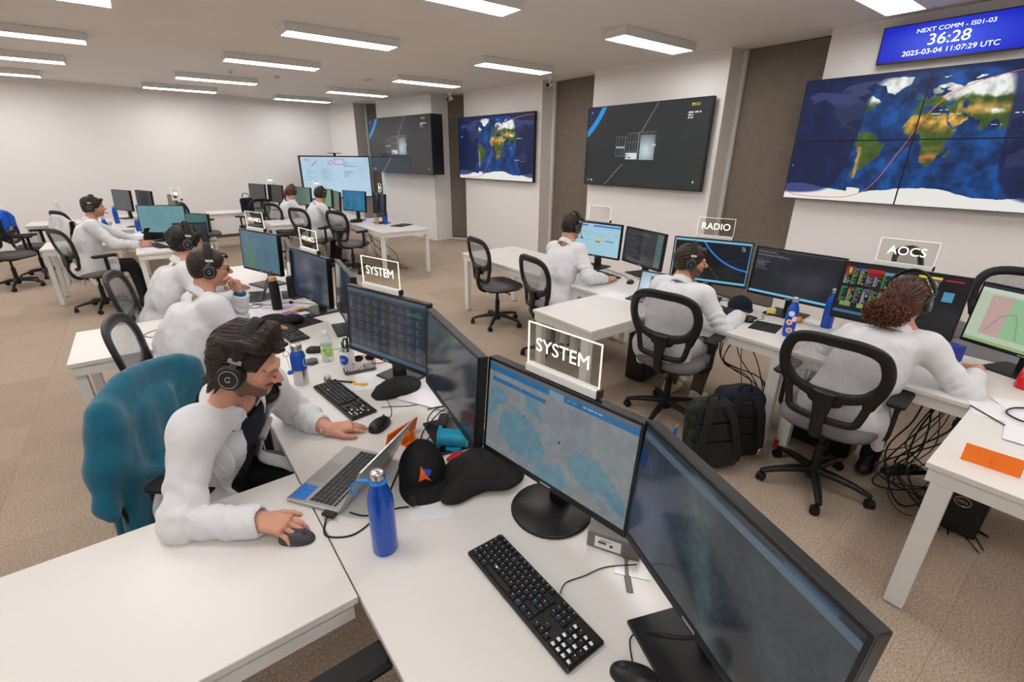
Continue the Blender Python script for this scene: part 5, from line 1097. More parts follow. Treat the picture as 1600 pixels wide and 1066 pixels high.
rc = thing('red_tumbler', 'red translucent tumbler at the right edge of the picture', 'cup', (3.52, .115, DZ)); MB().lathe([(0, .003), (.042, 0), (.044, .01), (.034, .12), (.032, .12), (.041, .012), (0, .011)], 28, cap=False).build('cup_body', mat('red_plastic', (215, 20, 24), .15, coat=.5), rc); MB().lathe([(.035, .12), (.036, .13), (.030, .134), (0, .134)], 24).build('lid', DBLACK, rc)
for i, (x, y, a) in enumerate(((3.07, .10, .3), (3.22, .02, .6), (2.86, -.05, .1))): tag(MB().box(-.105, .105, -.148, .148, 0, .002, M=T(x, y, DZ+.0004+i*.0022, a)).build('sheet_of_paper', PAPER), ['white sheet between the sleeve of the woman and the red tumbler', 'creased white sheet under the black wire near the red tumbler', 'white sheet behind the orange stand at the right edge'][i], 'paper')
cable('', 'thick black wire bent over the papers at the right edge', [(3.05, .0, .752), (3.0, .06, .752), (3.05, .12, .753), (3.15, .10, .753), (3.25, .0, .75), (3.3, -.1, .745)], .004)
tag(MB().tube([(3.02, .24, .746), (2.90, .10, .746)], .0035, 8).build('pencil', GREYP), 'grey pencil on the papers below the sleeve of the woman', 'pencil')
lp_ = thing('headset_case', 'round dark and blue object cut by the right edge beside the orange stand', 'device', (2.47, -.13, DZ)); MB().ball((0, 0, .04), .045, sz=(1, 1, .85)).build('shell', DBLACK, lp_); MB().lathe([(.046, .03), (.047, .05)], 24, cap=False).build('blue_band', LBLUE, lp_)
wl = thing('mic_cover', 'pink and white wrapped item behind the head of the woman', 'wrapper', (3.60, 1.0, DZ)); MB().ball((0, 0, .02), .03, sz=(1.3, .8, .7)).build('wrap', mat('pink_wrap', (222, 190, 206), .6), wl)
# ---- far tables
FB = [(3.32, 8.02, 'blue bottle on the far middle desk beside the black monitor', .27), (-.49, 8.68, 'blue bottle at the elbow of the man at the far left', .30), (-.42, 10.6, 'blue bottle in front of the far dark grey monitor', .30), (-.14, 9.35, 'short blue bottle beside the large teal blank monitor', .2)]
for x, y, l, h in FB: swell(l, x, y, h=h, n=20)
tag(MB().box(-.17, .17, -.11, .11, 0, .012, M=T(3.48, 7.72, DZ, .5), ch=.003).build('closed_laptop', DBLACK), 'closed black laptop at the end of the far middle desk', 'laptop')
cu = thing('plastic_cup', 'pinkish plastic cup beside the far blue bottle', 'cup', (3.2, 8.12, DZ)); MB().lathe([(.028, 0), (.036, .11)], 18, cap=False).build('cup_body', mat('cup_pink', (205, 160, 150), .3, alpha=.7), cu)
fs = SDF((2.85, 8.4, .735), (3.2, 8.75, .82), .008); fs.ell((3.0, 8.58, .76), (.12, .09, .03)).noise(.005, 25, 2); tag(fs.mesh('fabric_pouch', FELT), 'black fabric pouch in front of the far blue-teal monitor', 'pouch')
laptop('small bright blue tablet screen in front of the man at the far left', -.03, 8.35, -150, w=.30, d=.19, open_=118, cv=Canvas(40, 24, (24, 78, 190)).texts(.1, .2, .9, .9, 4, (60, 120, 215), 3, cols=3), m=BLACK)
laptop('dark laptop seen from behind right of the large teal monitor', .36, 7.42, -22, w=.40, d=.27, open_=98, m=mat('lid_dark', (44, 46, 52), .35, .4))
laptop('dark laptop behind the short blue bottle', -.12, 10.0, -120, w=.34, d=.22, open_=115, cv=plain((70, 74, 80), 5), m=GREYP)
keyboard('dark keyboard under the hands of the man at the far left', .04, 7.62, -75)
tag(MB().box(-.12, .12, -.15, .15, 0, .002, M=T(-.02, 7.38, DZ+.0004, .2)).build('sheet_of_paper', mat('paper_lilac', (218, 210, 228), .8)), 'lilac paper near the hands of the man at the far left', 'paper')
tag(MB().box(-.12, .12, -.15, .15, 0, .02, M=T(-.12, 8.75, DZ+.0004, .3)).build('paper_stack', PAPER), 'stack of papers behind the short blue bottle', 'papers')
laptop('open laptop in front of the two far people', 2.62, 9.75, -100, w=.33, d=.22, open_=112, cv=plain((110, 140, 190), 4), m=GREYP)
# white bottle at the far left
wb = thing('bottle', 'tall translucent white bottle on the far left desk', 'bottle', (-1.18, 11.2, DZ)); MB().lathe([(.045, 0), (.05, .01), (.05, .2), (.03, .27), (.028, .3), (.034, .31), (.034, .36), (0, .365)], 20).build('bottle_body', mat('frosted', (222, 226, 228), .3), wb)

# ================================================================ ON THE FLOOR
def tower(label, x, y, deg, w=.18, d=.42, h=.44, ring=False):
    t = thing('computer_tower', label, 'computer', (x, y, 0), math.radians(deg)); MB().box(-d/2, d/2, -w/2, w/2, .015, h, ch=.006).build('tower_case', DBLACK, t)
    for a in (-1, 1):
        for b in (-1, 1): MB().box(a*d*.35-.02, a*d*.35+.02, b*w*.35-.012, b*w*.35+.012, 0, .0149).build('rubber_foot', BLACK, t)
    MB().box(-d/2-.006, -d/2-.0005, -w/2+.008, w/2-.008, .03, h-.015, ch=.002).build('front_panel', BLACK, t)
    if ring:
        MB().tube([(-d/2-.0065, .033*math.cos(a), h*.50+.027*math.sin(a)) for a in [2*PI*k/24 for k in range(24)]], .0022, 6, closed=True).build('logo_ring', STEEL, t)
        text_obj('maker_lettering', 'DELL', .022, STEEL, t, (-d/2-.0065, 0, h*.50), (PI/2, 0, -PI/2), .0008)
    return t
tower('black computer tower beside the leg of the RADIO desk', 3.36, 2.36, 8)
tower('black computer tower with a round logo under the desk at the right edge', 3.28, .13, 0, w=.19, d=.42, ring=True, h=.42)
tower('black computer tower under the AOCS desk', 3.42, .93, 90, h=.42)
tower('black computer tower under the desk of the man at the far left', .15, 7.45, 90, h=.45)
def tangle(label, pts0, n, seed, spread=.08, r=.004):
    g = random.Random(seed); m = MB()
    for k in range(n):
        P = [(p[0]+g.uniform(-spread, spread), p[1]+g.uniform(-spread, spread), max(.006, p[2]+g.uniform(-spread, spread)*(1 if 0 < i < len(pts0)-1 else .1))) for i, p in enumerate(pts0)]
        m.tube(spline(P, 7), r*g.choice((.7, 1, 1.2)), 6)
    o = m.build('cable_bundle', CABLE); return tag(o, label, 'cables', kind='stuff')
tangle('black cables hanging under the RADIO desk', [(3.25, 1.55, .70), (3.22, 1.5, .45), (3.35, 1.42, .25), (3.45, 1.35, .05), (3.6, 1.5, .01)], 7, 2, .1)
tangle('tangle of black cables and plugs under the AOCS desk', [(3.25, .40, .70), (3.2, .35, .45), (3.1, .42, .22), (3.15, .30, .10), (3.3, .25, .02), (3.1, .1, .01)], 12, 3, .11)
tangle('thin cables hanging under the far middle desk', [(3.0, 8.0, .70), (3.05, 7.9, .45), (3.2, 7.75, .2), (3.35, 7.6, .02)], 6, 5, .12)
cable('', 'white cable on the carpet beside the chair under the RADIO sign', [(3.1, 1.9, .01), (3.3, 1.7, .008), (3.45, 1.45, .008), (3.4, 1.25, .008)], .004, None, METALW)
ps = thing('power_strip', 'power strip with plugs in the cable tangle under the AOCS desk', 'power strip', (3.12, .40, .2), -.6); MB().box(-.12, .12, -.025, .025, 0, .03, ch=.005).build('strip_body', BLACK, ps); MB().box(-.04, .0, -.015, .015, .0305, .06, ch=.004).box(.04, .075, -.015, .015, .0305, .055, ch=.004).build('plugs', DBLACK, ps)
def backpack(label, x, y, deg, m, trim, w=.30, d=.17, h=.46, straps=True, lean=0, seed=1):
    t = thing('backpack', label, 'backpack', (x, y, 0), math.radians(deg))
    s = SDF((-.3, -.25, -.02), (.3, .25, .58), .008); s.rbox((0, 0, h*.48), (w/2, d/2, h*.48), rad=.07, k=.02); s.ell((0, 0, h*.86), (w*.40, d*.42, h*.14), k=.05); s.rbox((0, .09, h*.33), (w*.38, .06, h*.26), rad=.05, k=.03); s.noise(.006, 18, seed).fn(lambda X, Y, Z: np.where(Z < .004, .05, 0)+0*X+0*Y)
    s.mesh('bag_body', m, t)
    if straps:
        for a in (1, -1): MB().tube(spline([(a*.05, -d/2-.015, h*.93), (a*.085, -d/2-.045, h*.75), (a*.11, -d/2-.04, h*.5), (a*.135, -d/2-.02, h*.25), (a*.14, -d/2, h*.12)], 6), 1, 10, flat=(.028, .010), upv=(0, 1, 0)).build('shoulder_strap', FELT, t)
        MB().box(-.135, .135, -d/2-.022, -d/2+.01, .03, .19, ch=.01).box(-.13, .13, -d/2-.022, -d/2+.01, .195, .31, ch=.01).box(-.12, .12, -d/2-.022, -d/2+.01, .315, .43, ch=.01).build('back_padding', FELT, t)
    MB().tube(spline([(-.04, -.05, h*.95), (-.03, -.055, h+.02), (.03, -.055, h+.02), (.04, -.05, h*.95)], 6), .008, 8).build('top_handle', FELT, t)
    MB().tube(spline([(-w*.44, .0, h*.3), (-w*.44, .0, h*.75), (-w*.2, .0, h*.97), (w*.2, .0, h*.97), (w*.44, .0, h*.75), (w*.44, .0, h*.3)], 8), .006, 6).build('zipper', trim, t)
    return t
CAMO = mat('dark_camouflage', (44, 54, 38), .9, noise=(18, 20, 18), bscale=22)
bk1 = backpack('black and dark green camouflage backpack leaning in front of the navy one', 2.56, 1.24, 205+180-30, CAMO, mat('zip_dark', (30, 36, 30), .6)); bk1.rotation_euler = (math.radians(-14), 0, math.radians(-28))
bk2 = backpack('navy blue backpack standing behind the camouflage one', 2.84, 1.25, -40, NAVY, DBLACK, w=.30, h=.50, straps=True, seed=4)
tg = thing('key_fob', 'blue rubber tag hanging on the left side of the camouflage backpack', 'tag', (2.43, 1.43, .24)); MB().box(-.020, .020, -.008, .008, -.13, 0, ch=.005).build('tag_body', LBLUE, tg); MB().tube([(0, 0, 0), (.01, -.01, .03)], .003, 6).build('cord', mat('cord_yellow', (200, 180, 60), .5), tg)
tg = thing('key_fob', 'red tag beside the desk leg next to the navy backpack', 'tag', (3.0, 1.03, .14)); MB().box(-.004, .004, -.014, .014, -.07, 0, ch=.003).build('tag_body', mat('tag_red', (170, 16, 30), .5), tg); MB().tube([(0, 0, 0), (0, .01, .05)], .003, 6).build('cord', STEEL, tg)
tag(MB().lathe([(.0, 0), (.022, 0), (.026, .003), (.02, .006)], 16, M=T(2.73, 1.02, .16, 0, PI/2)).build('metal_key_ring', STEEL), 'small metal ring at the side of the camouflage backpack', 'ring')
# ================================================================ GARMENTS ON CHAIRS
def drape(label, x, y, deg, m, name='jacket', w=.27, zt=1.0, front=.16, back=.5, seed=1, fold=.02, cat='jacket', off=-.27, sk=0):
    """cloth hung over a backrest; local +X is the front of the chair"""
    t = thing(name, label, cat, (x, y, 0), math.radians(deg)); g = random.Random(seed); ph = [g.uniform(0, 6) for _ in range(4)]
    def fn(u, v):
        a = (u-.5)*2; s_ = v*(front+.10+back)
        yy = a*w*(1+.10*math.sin(s_*5+ph[0])); wob = fold*(math.sin(a*7+ph[1]+s_*4)+.6*math.sin(a*13+ph[2]-s_*6))
        top_ = zt-.10*abs(a)**3-.02*a*sk
        if s_ < front: px = .045+wob*.4; pz = top_-.02-(front-s_)
        elif s_ < front+.10: q = (s_-front)/.10*PI; px = .045*math.cos(q); pz = top_-.02+.035*math.sin(q)
        else:
            q = s_-front-.10; px = -.045-.03*min(1, q*4)-wob*min(1, q*5)-.05*abs(a)*0; pz = top_-.02-q*(1-.18*abs(math.sin(a*3+ph[3])))
        return (off+.35*yy*yy+px-.08*(pz-.9)*0, yy, pz)
    MB().grid(fn, 40, 44).build('cloth_body', m, t, solid=.012)
    return t
tj = thing('fleece_jacket', 'teal fleece jacket hung over the back of the nearest chair', 'jacket', (.045, 2.12, 0), math.radians(-39))
js = SDF((-.55, -.55, .28), (.12, .45, 1.16), .007)
for i in range(13):      # top ridge over the backrest, front and back falls
    a = (i-6)/6; yy = a*.245; xx = -.265+.5*yy*yy; zt = 1.055-.07*abs(a)**3; wv = .008*math.sin(i*2.1)
    js.cap((xx, yy, zt-.03), (xx-.01, yy*1.08, .80), .036, .040, k=.035)
    if i < 8: js.cap((xx+.03+wv, yy*1.05, .92), (xx+.055+wv*1.6, yy*1.16-.035, .40+.025*math.sin(i*1.7)), .030, .034, k=.05)
    js.cap((xx-.02+wv, yy*1.05, .92), (xx-.03+wv, yy*1.12-.01, .45+.03*math.sin(i)), .020, .022, k=.03)
js.cap((-.22, -.25, .98), (-.215, -.31, .80), .045, .05, k=.04).cap((-.215, -.31, .80), (-.20, -.365, .67), .048, .040, k=.05).cap((-.20, -.365, .67), (-.17, -.385, .64), .036, .026, k=.03)
js.cap((-.17, -.26, .72), (-.13, -.02, .60), .022, .012, k=.03).cap((-.19, -.20, .66), (-.15, .05, .74), .020, .01, k=.03)
js.noise(.006, 12, 3).noise(.0035, 26, 6); js.mesh('jacket_body', TEAL, tj)
MB().tube(spline([(-.19, -.335, .66), (-.185, -.325, .55), (-.19, -.31, .42)], 6), .008, 6).build('zip_edge', DBLACK, tj)
drape('bright blue jacket over the back of a dark chair at the far left', -1.50, 10.45, -10, mat('jacket_blue', (10, 84, 200), .8, bump=.3, bscale=60), 'jacket', w=.25, zt=1.02, front=.2, back=.25, seed=5, fold=.02, off=-.26)
drape('black coat over the dark chair cut by the left edge', -1.72, 9.75, -35, FELT, 'coat', w=.25, zt=1.01, front=.3, back=.45, seed=8, fold=.02, off=-.26, cat='coat')
drape('white lab coat draped over a chair back at the far left', -.85, 10.15, 30, COAT, 'lab_coat', w=.24, zt=.98, front=.45, back=.5, seed=6, fold=.03, off=-.26, cat='lab coat')
drape('white lab coat hanging at the corner of the small side desk', -.90, 8.06, -90, COAT, 'lab_coat', w=.08, zt=.775, front=.42, back=.1, seed=7, fold=.02, off=.03, cat='lab coat')
bb2 = thing('shoulder_bag', 'dark blue bag hanging on the far dark chair', 'bag', (1.72, 11.42, .72), .4); bs_ = SDF((-.2, -.12, -.05), (.2, .12, .4), .01); bs_.rbox((0, 0, .15), (.13, .05, .15), rad=.04).noise(.006, 20, 3); bs_.mesh('bag_body', NAVY, bb2); MB().tube(spline([(-.08, 0, .28), (-.05, 0, .38), (.05, 0, .38), (.08, 0, .28)], 6), .008, 6).build('handle', NAVY, bb2)

# ================================================================ PEOPLE
def V3(*a): return np.array(a, float)
def nrm(v): v = np.asarray(v, float); return v/(np.linalg.norm(v)+1e-12)
SKINM = mat_attr('skin', .55, spec=.35, sss=.12, bump=.08, bscale=500)
def hairmat(name, c, c2):
    m = mat(name, c, .42, noise=c2, bscale=90, bump=.35, spec=.45); return m
TR = {}
def trousers_mat(c):
    return mat('trousers_%d_%d' % (c[0], c[2]), c, .9, bump=.2, bscale=200)
def hand(S, W, d, n, side, curl=(.35, .4, .4), spread=1., thumb=.75, sc=1., k=.006, fa=None):
    """W wrist, d finger direction, n palm normal, side +1 = right hand"""
    d = nrm(d); n = nrm(n-np.dot(n, d)*d); s = np.cross(n, d)*(-side)  # s points to the thumb
    R = np.array([d, s, n])
    S.cap(W-(d if fa is None else fa)*.07, W-d*.0, .029*sc, .024*sc, k=.012); S.rbox(W+d*.022*sc, (.03*sc, .026*sc, .017*sc), R, rad=.014, k=.012)
    S.rbox(W+d*.055*sc, (.040*sc, .038*sc, .0135*sc), R, rad=.0125, k=.008)
    S.ell(W+d*.035*sc+s*.026*sc+n*.008, (.030*sc, .014*sc, .013*sc), R, k=.01)
    for i, (off, L) in enumerate(((.029, .074), (.0095, .083), (-.010, .077), (-.029, .060))):
        b = W+(d*(.090-.004*abs(i-1.3))+s*off)*sc; r = (.0092, .0095, .009, .0080)[i]*sc
        a = 0; dd = nrm(d+s*(.10-.07*i)*spread); p = b-dd*.012*sc; S.ell(b-n*.004, (.012*sc, .0105*sc, .0105*sc), R, k=.006)
        c = curl if not isinstance(curl[0], (tuple, list)) else curl[i]
        for j, (f_, cc) in enumerate(zip((.47, .30, .25), c)):
            a += cc; q_ = nrm(dd*math.cos(a)+n*math.sin(a)); e = p+q_*(L*f_*sc+(.012*sc if j == 0 else 0)); S.cap(p, e, r*(1-.06*j), r*(.94-.08*j), k=.0025); p = e
    t0 = W+(d*.022+s*.026)*sc+n*.004; t1 = t0+nrm(d*.72+s*thumb+n*.15)*.040*sc; t2 = t1+nrm(d*.93+s*thumb*.45+n*.10)*.030*sc; t3 = t2+nrm(d+s*.1+n*.2)*.022*sc
    S.cap(t0, t1, .0145*sc, .0115*sc, k=.008).cap(t1, t2, .011*sc, .0100*sc, k=.003).cap(t2, t3, .0100*sc, .0080*sc, k=.003)
def ik(a, b, la, lb, pole):
    v = b-a; D = np.linalg.norm(v)
    if D > (la+lb)*.995: f = D/((la+lb)*.995); la *= f; lb *= f
    x = (la*la-lb*lb+D*D)/(2*D); h = math.sqrt(max(0, la*la-x*x)); u = v/D; p = pole-np.dot(pole, u)*u; return a+u*x+nrm(p)*h
def wparent(o, t):
    o.parent = t; o.matrix_parent_inverse = Matrix.Translation(t.location).inverted() if t.rotation_euler.z == 0 else t.matrix_basis.inverted(); return o
def headset(label, hc, R, rng_=None, mic='L', big=1., mat_cup=None, ring=True):
    """R rows: forward, left, up"""
    t = thing('headset', label, 'headset')
    M = Matrix.Identity(4)
    for i in range(3):
        for j in range(3): M[j][i] = R[i][j]
    for j in range(3): M[j][3] = hc[j]
    t.matrix_world = M; m = mat_cup or BLACK
    B = spline([(0, s*.097*big*math.cos(a), .0+.142*big*math.sin(a)) for a, s in [(math.radians(k), 1) for k in range(18, 163, 12)]], 3)
    Z0 = Vector((0, 0, .02)); MB().tube(B, 1, 10, flat=[(.019, .0075)]*len(B), upv=lambda i: (B[i]-Z0)).build('headband', DBLACK, t)
    for s in (1, -1):
        cup = MB(); Q = T(-.004, s*.082, -.012) @ Matrix.Rotation(-s*PI/2, 4, 'X') @ Matrix.Scale(1.12, 4, (0, 1, 0))
        cup.lathe([(.030, -.004), (.040, .0), (.041, .008), (.040, .020), (.034, .027), (.030, .028), (0, .0275)], 30, M=Q); c = cup.build('ear_cup', m, t)
        MB().lathe([(.020, -.012), (.036, -.014), (.041, -.008), (.041, .001)], 26, M=Q).build('ear_cushion', DBLACK, c)
        if ring:
            MB().tube([tuple(Q @ Vector((.0275*math.cos(a), .0275*math.sin(a), .0285))) for a in [2*PI*k/28 for k in range(28)]], .0011, 5, closed=True).build('cup_ring', STEEL, c)
            g = [tuple(Q @ Vector((.0085*math.cos(a), .0085*math.sin(a), .0286))) for a in np.radians(np.arange(50, 331, 20))]+[tuple(Q @ Vector((.001, -.001, .0286)))]
            MB().tube(g, .0013, 5).build('cup_mark', STEEL, c)
        MB().tube(spline([(-.004, s*.105, .012), (-.002, s*.104, .035), (0, s*.098, .055)], 4), 1, 8, flat=(.010, .004), upv=(0, s, 0)).build('yoke', GREYP, t)
        MB().box(-.0195, .0195, -.0015, .0015, -.007, .007, M=T(0, s*.1045, .055, 0, s*.30)).build('band_clip', STEEL, t)
    if mic:
        s = 1 if mic == 'L' else -1; p = spline([(.02, s*.10, -.03), (.055, s*.095, -.055), (.09, s*.07, -.075), (.112, s*.045, -.078)], 5)
        bo = MB().tube(p, .0022, 6).build('microphone_boom', BLACK, t); MB().ball(tuple(p[-1]), .0085, sz=(1.3, .9, .9)).build('microphone', DBLACK, bo)
    return t
def person(label, pel, yaw, lean, hc, hyaw, hpitch, hroll, RW, Rd, LW, Ld, hair='short', hcol=((34, 24, 20), (20, 14, 12)), skin=(206, 152, 128), beard=0, h=.005,
           trous=(24, 25, 30), shoe=(20, 20, 22), open_front=False, shirt=(22, 28, 44), headset_label=None, mic='L', hs_big=1., twist=0, rcurl=(.3, .35, .3), lcurl=(.3, .35, .3), Rn=(0, 0, -1), Ln=(0, 0, -1), seed=1, cuff=None, pelz=.565, glasses=None, feet=None, hring=True, coatcol=None, Nk=None, rpole=None, sag=0, slv=.012):
    t = thing('person', label, 'person', (pel[0], pel[1], 0)); y = math.radians(yaw)
    F = V3(math.cos(y), math.sin(y), 0); L = V3(-math.sin(y), math.cos(y), 0); U = V3(0, 0, 1)
    l1, l2 = math.radians(lean), math.radians(lean+8); P = V3(pel[0], pel[1], pelz)
    N = V3(*hc)-U*.165-F*.055 if Nk is None else V3(*Nk); SU = nrm(N-P); C = P+(N-P)*.52-F*.025; SU = nrm(N-C*.6-P*.4); SF = nrm(np.cross(L, SU)); B = np.array([SF, L, SU])
    ty = math.radians(twist); L2 = L*math.cos(ty)-F*math.sin(ty)*1.0; L2 = nrm(L2)
    SR, SL = N-SU*.045-L2*.178, N-SU*.045+L2*.178-U*sag+F*sag*.5; RW, LW, hc = V3(*RW), V3(*LW), V3(*hc)
    ER = ik(SR, RW, .285, .255, (-L*.7-U*.8-F*.3) if rpole is None else V3(*rpole)); EL = ik(SL, LW, .285, .255, L*.7-U*.8-F*.3)
    KR, KL = P+F*.43-L*.12-U*.05, P+F*.43+L*.12-U*.05
    if feet is None: feet = [P*V3(1, 1, 0)+F*.36-L*.12+U*.09, P*V3(1, 1, 0)+F*.36+L*.12+U*.09]
    else: feet = [V3(*f) for f in feet]
    HP = P-U*.02
    # head frame
    a, b, c = math.radians(hyaw), math.radians(hpitch), math.radians(hroll)
    hf = V3(math.cos(a)*math.cos(b), math.sin(a)*math.cos(b), -math.sin(b)); hl = V3(-math.sin(a), math.cos(a), 0); hu = np.cross(hf, hl); hl, hu = hl*math.cos(c)+hu*math.sin(c), hu*math.cos(c)-hl*math.sin(c); R = np.array([hf, hl, hu])
    def w(f, l, u): return hc+hf*f+hl*l+hu*u
    pts = np.array([P, C, N, hc+hu*.15+hf*0, hc-hf*.14, hc+hf*.14, RW, LW, RW+nrm(Rd)*.2, LW+nrm(Ld)*.2, SR, SL, ER, EL, KR, KL]+feet); lo = pts.min(0)-.17; hi = pts.max(0)+.14; lo[2] = max(-.01, min(lo[2], .0))
    S = SDF(lo, hi, h)
    # torso, legs
    S.ell(P+U*.02, (.105, .145, .10), B, k=.03).ell((P+C)/2, (.095, .13, .14), B, k=.03).ell(C+SU*.07, (.10, .15, .17), B, k=.03).cap(SR+SU*.005, SL+SU*.005, .045, k=.03)
    for s, K, ft in ((-1, KR, feet[0]), (1, KL, feet[1])): S.cap(HP+L*s*.09, K, .072, .052, k=.02).cap(K, ft, .05, .034, k=.02).cap(ft-U*.04, ft+F*.12-U*.055, .03, .026, k=.02)
    for A_, E_, W_ in ((SR, ER, RW), (SL, EL, LW)): S.cap(A_, E_, .046, .037, k=.02).cap(E_, W_, .037, .027, k=.02)
    # neck and head
    nb = N-SU*.01; S.cap(nb, w(-.025, 0, -.055), .056, .050, k=.025).cap(SR+L*.06+SU*.03, w(-.03, 0, -.09), .03, .035, k=.04).cap(SL-L*.06+SU*.03, w(-.03, 0, -.09), .03, .035, k=.04)
    S.ell(w(-.012, 0, .028), (.096, .074, .086), R, k=.01).ell(w(.022, 0, -.032), (.073, .060, .083), R, k=.02).ell(w(.066, 0, -.094), (.022, .024, .016), R, k=.018)
    for s in (1, -1): S.ell(w(.005, s*.047, -.062), (.030, .014, .024), R, k=.02).ell(w(.064, s*.040, -.018), (.020, .020, .016), R, k=.018).cap(w(.082, s*.044, .022), w(.093, s*.012, .020), .008, .009, k=.014)
    for s in (1, -1): S.ell(w(.099, s*.031, .003), (.016, .017, .011), R, k=.012, op='sub').ell(w(.078, s*.031, .003), (.0125, .0135, .012), R, k=.004)
    S.cap(w(.090, 0, .014), w(.116, 0, -.022), .0075, .0115, k=.010)
    for s in (1, -1): S.ell(w(.102, s*.012, -.027), (.012, .0075, .0075), R, k=.006)
    S.ell(w(.088, 0, -.052), (.013, .024, .0075), R, k=.006).ell(w(.086, 0, -.064), (.013, .020, .008), R, k=.006).ell(w(.102, 0, -.0575), (.010, .026, .0016), R, k=.003, op='sub')
    for s in (1, -1): S.ell(w(-.012, s*.077, -.004), (.019, .008, .031), R, k=.006).ell(w(-.008, s*.087, .0), (.010, .006, .018), R, k=.005, op='sub')
    hand(S, RW, V3(*Rd), V3(*Rn), 1, rcurl, fa=nrm(RW-ER)); hand(S, LW, V3(*Ld), V3(*Ln), -1, lcurl, fa=nrm(LW-EL))
    sk = np.array(s2l(skin)); hk = np.array(s2l(hcol[0]))
    def color(Pw):
        q = (Pw-hc) @ R.T; f, l, u = q[:, 0], q[:, 1], q[:, 2]; c = np.tile(sk, (len(Pw), 1)); near = np.linalg.norm(q, axis=1) < .19
        def mixc(m, col, al=1.): 
            m = np.clip(m, 0, 1)[:, None]*al; return c*(1-m)+np.array(col)*m
        red = np.exp(-((f-.08)/.03)**2-((np.abs(l)-.038)/.02)**2-((u+.022)/.02)**2)*near; c = mixc(red, sk*np.array((1.1, .72, .68)), .5)
        c = mixc(np.exp(-((f-.112)/.02)**2-(l/.02)**2-((u+.022)/.018)**2)*near, sk*np.array((1.08, .74, .7)), .5)
        # knuckles and fingertips a little redder
        if beard:
            nf = .5+.5*np.sin(q[:, 0]*900+q[:, 2]*700)*np.sin(q[:, 1]*800); m = np.clip((-.006-.52*np.clip(f, 0, .09)-u)/.010, 0, 1)*(f > -.015-.4*(u+.04))*(u > -.125)
            mo = np.exp(-((u+.0425)/.0075)**4)*(np.abs(l) < .032)*(f > .07); lip = np.exp(-((u+.058)/.011)**4-(l/.024)**4)*(f > .07)
            c = mixc(np.clip(m*(1-lip)+mo, 0, 1)*near, hk, beard*(.75+.25*nf[:, None]))
        lip = np.exp(-((u+.058)/.0095)**4-(l/.023)**4)*(f > .082)*near; c = mixc(lip, np.array(s2l((168, 92, 84))), .75)
        br = np.exp(-((u-.021-.10*(.045-np.abs(l))*0)/.0045)**2-((np.abs(l)-.032)/.017)**4)*(f > .06)*near; c = mixc(br, hk, .85)
        ey = np.exp(-((u-.002)/.0035)**2-((np.abs(l)-.031)/.011)**4)*(f > .065)*near; c = mixc(ey, (.02, .015, .012), .8)
        nos = np.exp(-((u+.034)/.004)**2-((np.abs(l)-.009)/.004)**2)*(f > .095)*near; c = mixc(nos, (.12, .04, .03), .7)
        return c
    body = S.mesh('body', SKINM, color=color); wparent(body, t); F0 = None
    # trousers and shoes
    hh = max(.008, h*1.6); Tm = SDF(lo, V3(hi[0], hi[1], pelz+.2), hh); Tm.ell(P+U*.0, (.118, .158, .10), B, k=.03)
    for s, K, ft in ((-1, KR, feet[0]), (1, KL, feet[1])): Tm.cap(HP+L*s*.09, K, .086, .064, k=.03).cap(K, ft+U*.03, .062, .05, k=.02)
    Tm.noise(.0035, 30, seed); wparent(Tm.mesh('trousers', trousers_mat(trous)), t)
    sm = mat('shoe_%d' % shoe[0], shoe, .35)
    for ft in feet:
        b = SDF(ft-.2, ft+.22, .008); fr = ft*V3(1, 1, 0); b.ell(fr+F*.04+U*.045, (.13, .047, .042), np.array([F, L, U]), k=.02).cap(fr-F*.03+U*.05, fr-F*.02+U*.11, .045, .042, k=.02).fn(lambda X, Y, Z: np.where(Z < .006, .05, 0)+0*X+0*Y)
        so = wparent(b.mesh('shoe', sm), t); so_ = MB(); 
    # shirt
    if open_front or cuff:
        Q = SDF(lo, hi, hh); Q.ell(P+U*.03, (.118, .155, .11), B, k=.03).ell((P+C)/2, (.108, .145, .15), B, k=.03).ell(C+SU*.06, (.113, .162, .165), B, k=.03).cap(SR+SU*.002, SL+SU*.002, .052, k=.04).cap(N-SU*.06, N-SU*.002, .078, .072, k=.03)
        if not open_front: Q.F[:] = .3
        Q.cap(N-SU*.02+SF*.01, w(-.02, 0, -.06)+(N-hc)*0, .064, .062, k=.006, op='sub'); Q.noise(.003, 26, seed+5)
        if cuff: 
            for A_, W_ in ((ER, RW), (EL, LW)): Q.cap(A_, W_-nrm(W_-A_)*-.0, .040, .034, k=.01)
        sh = wparent(Q.mesh('shirt', mat('shirt_%d_%d' % (shirt[0], shirt[2]), shirt, .9, bump=.25, bscale=300)), t)
    # lab coat
    hh = max(.006, h*1.4); K_ = SDF(lo-.02, hi+.02, hh)
    K_.ell(P+U*.0-SF*.01, (.150, .188, .13), B, k=.05).ell((P+C)/2, (.136, .172, .20), B, k=.08).ell(C+SU*.05, (.134, .180, .18), B, k=.08).cap(SR, SL, .066, k=.045).cap(SR+L*.05+SU*.02, N+SU*.012, .05, .04, k=.04).cap(SL-L*.05+SU*.02, N+SU*.012, .05, .04, k=.04)
    K_.cap(C-SU*.05-SF*.035-L*.08, C+SU*.13-SF*.045-L*.08, .09, .075, k=.05).cap(C-SU*.05-SF*.035+L*.08, C+SU*.13-SF*.045+L*.08, .09, .075, k=.05)
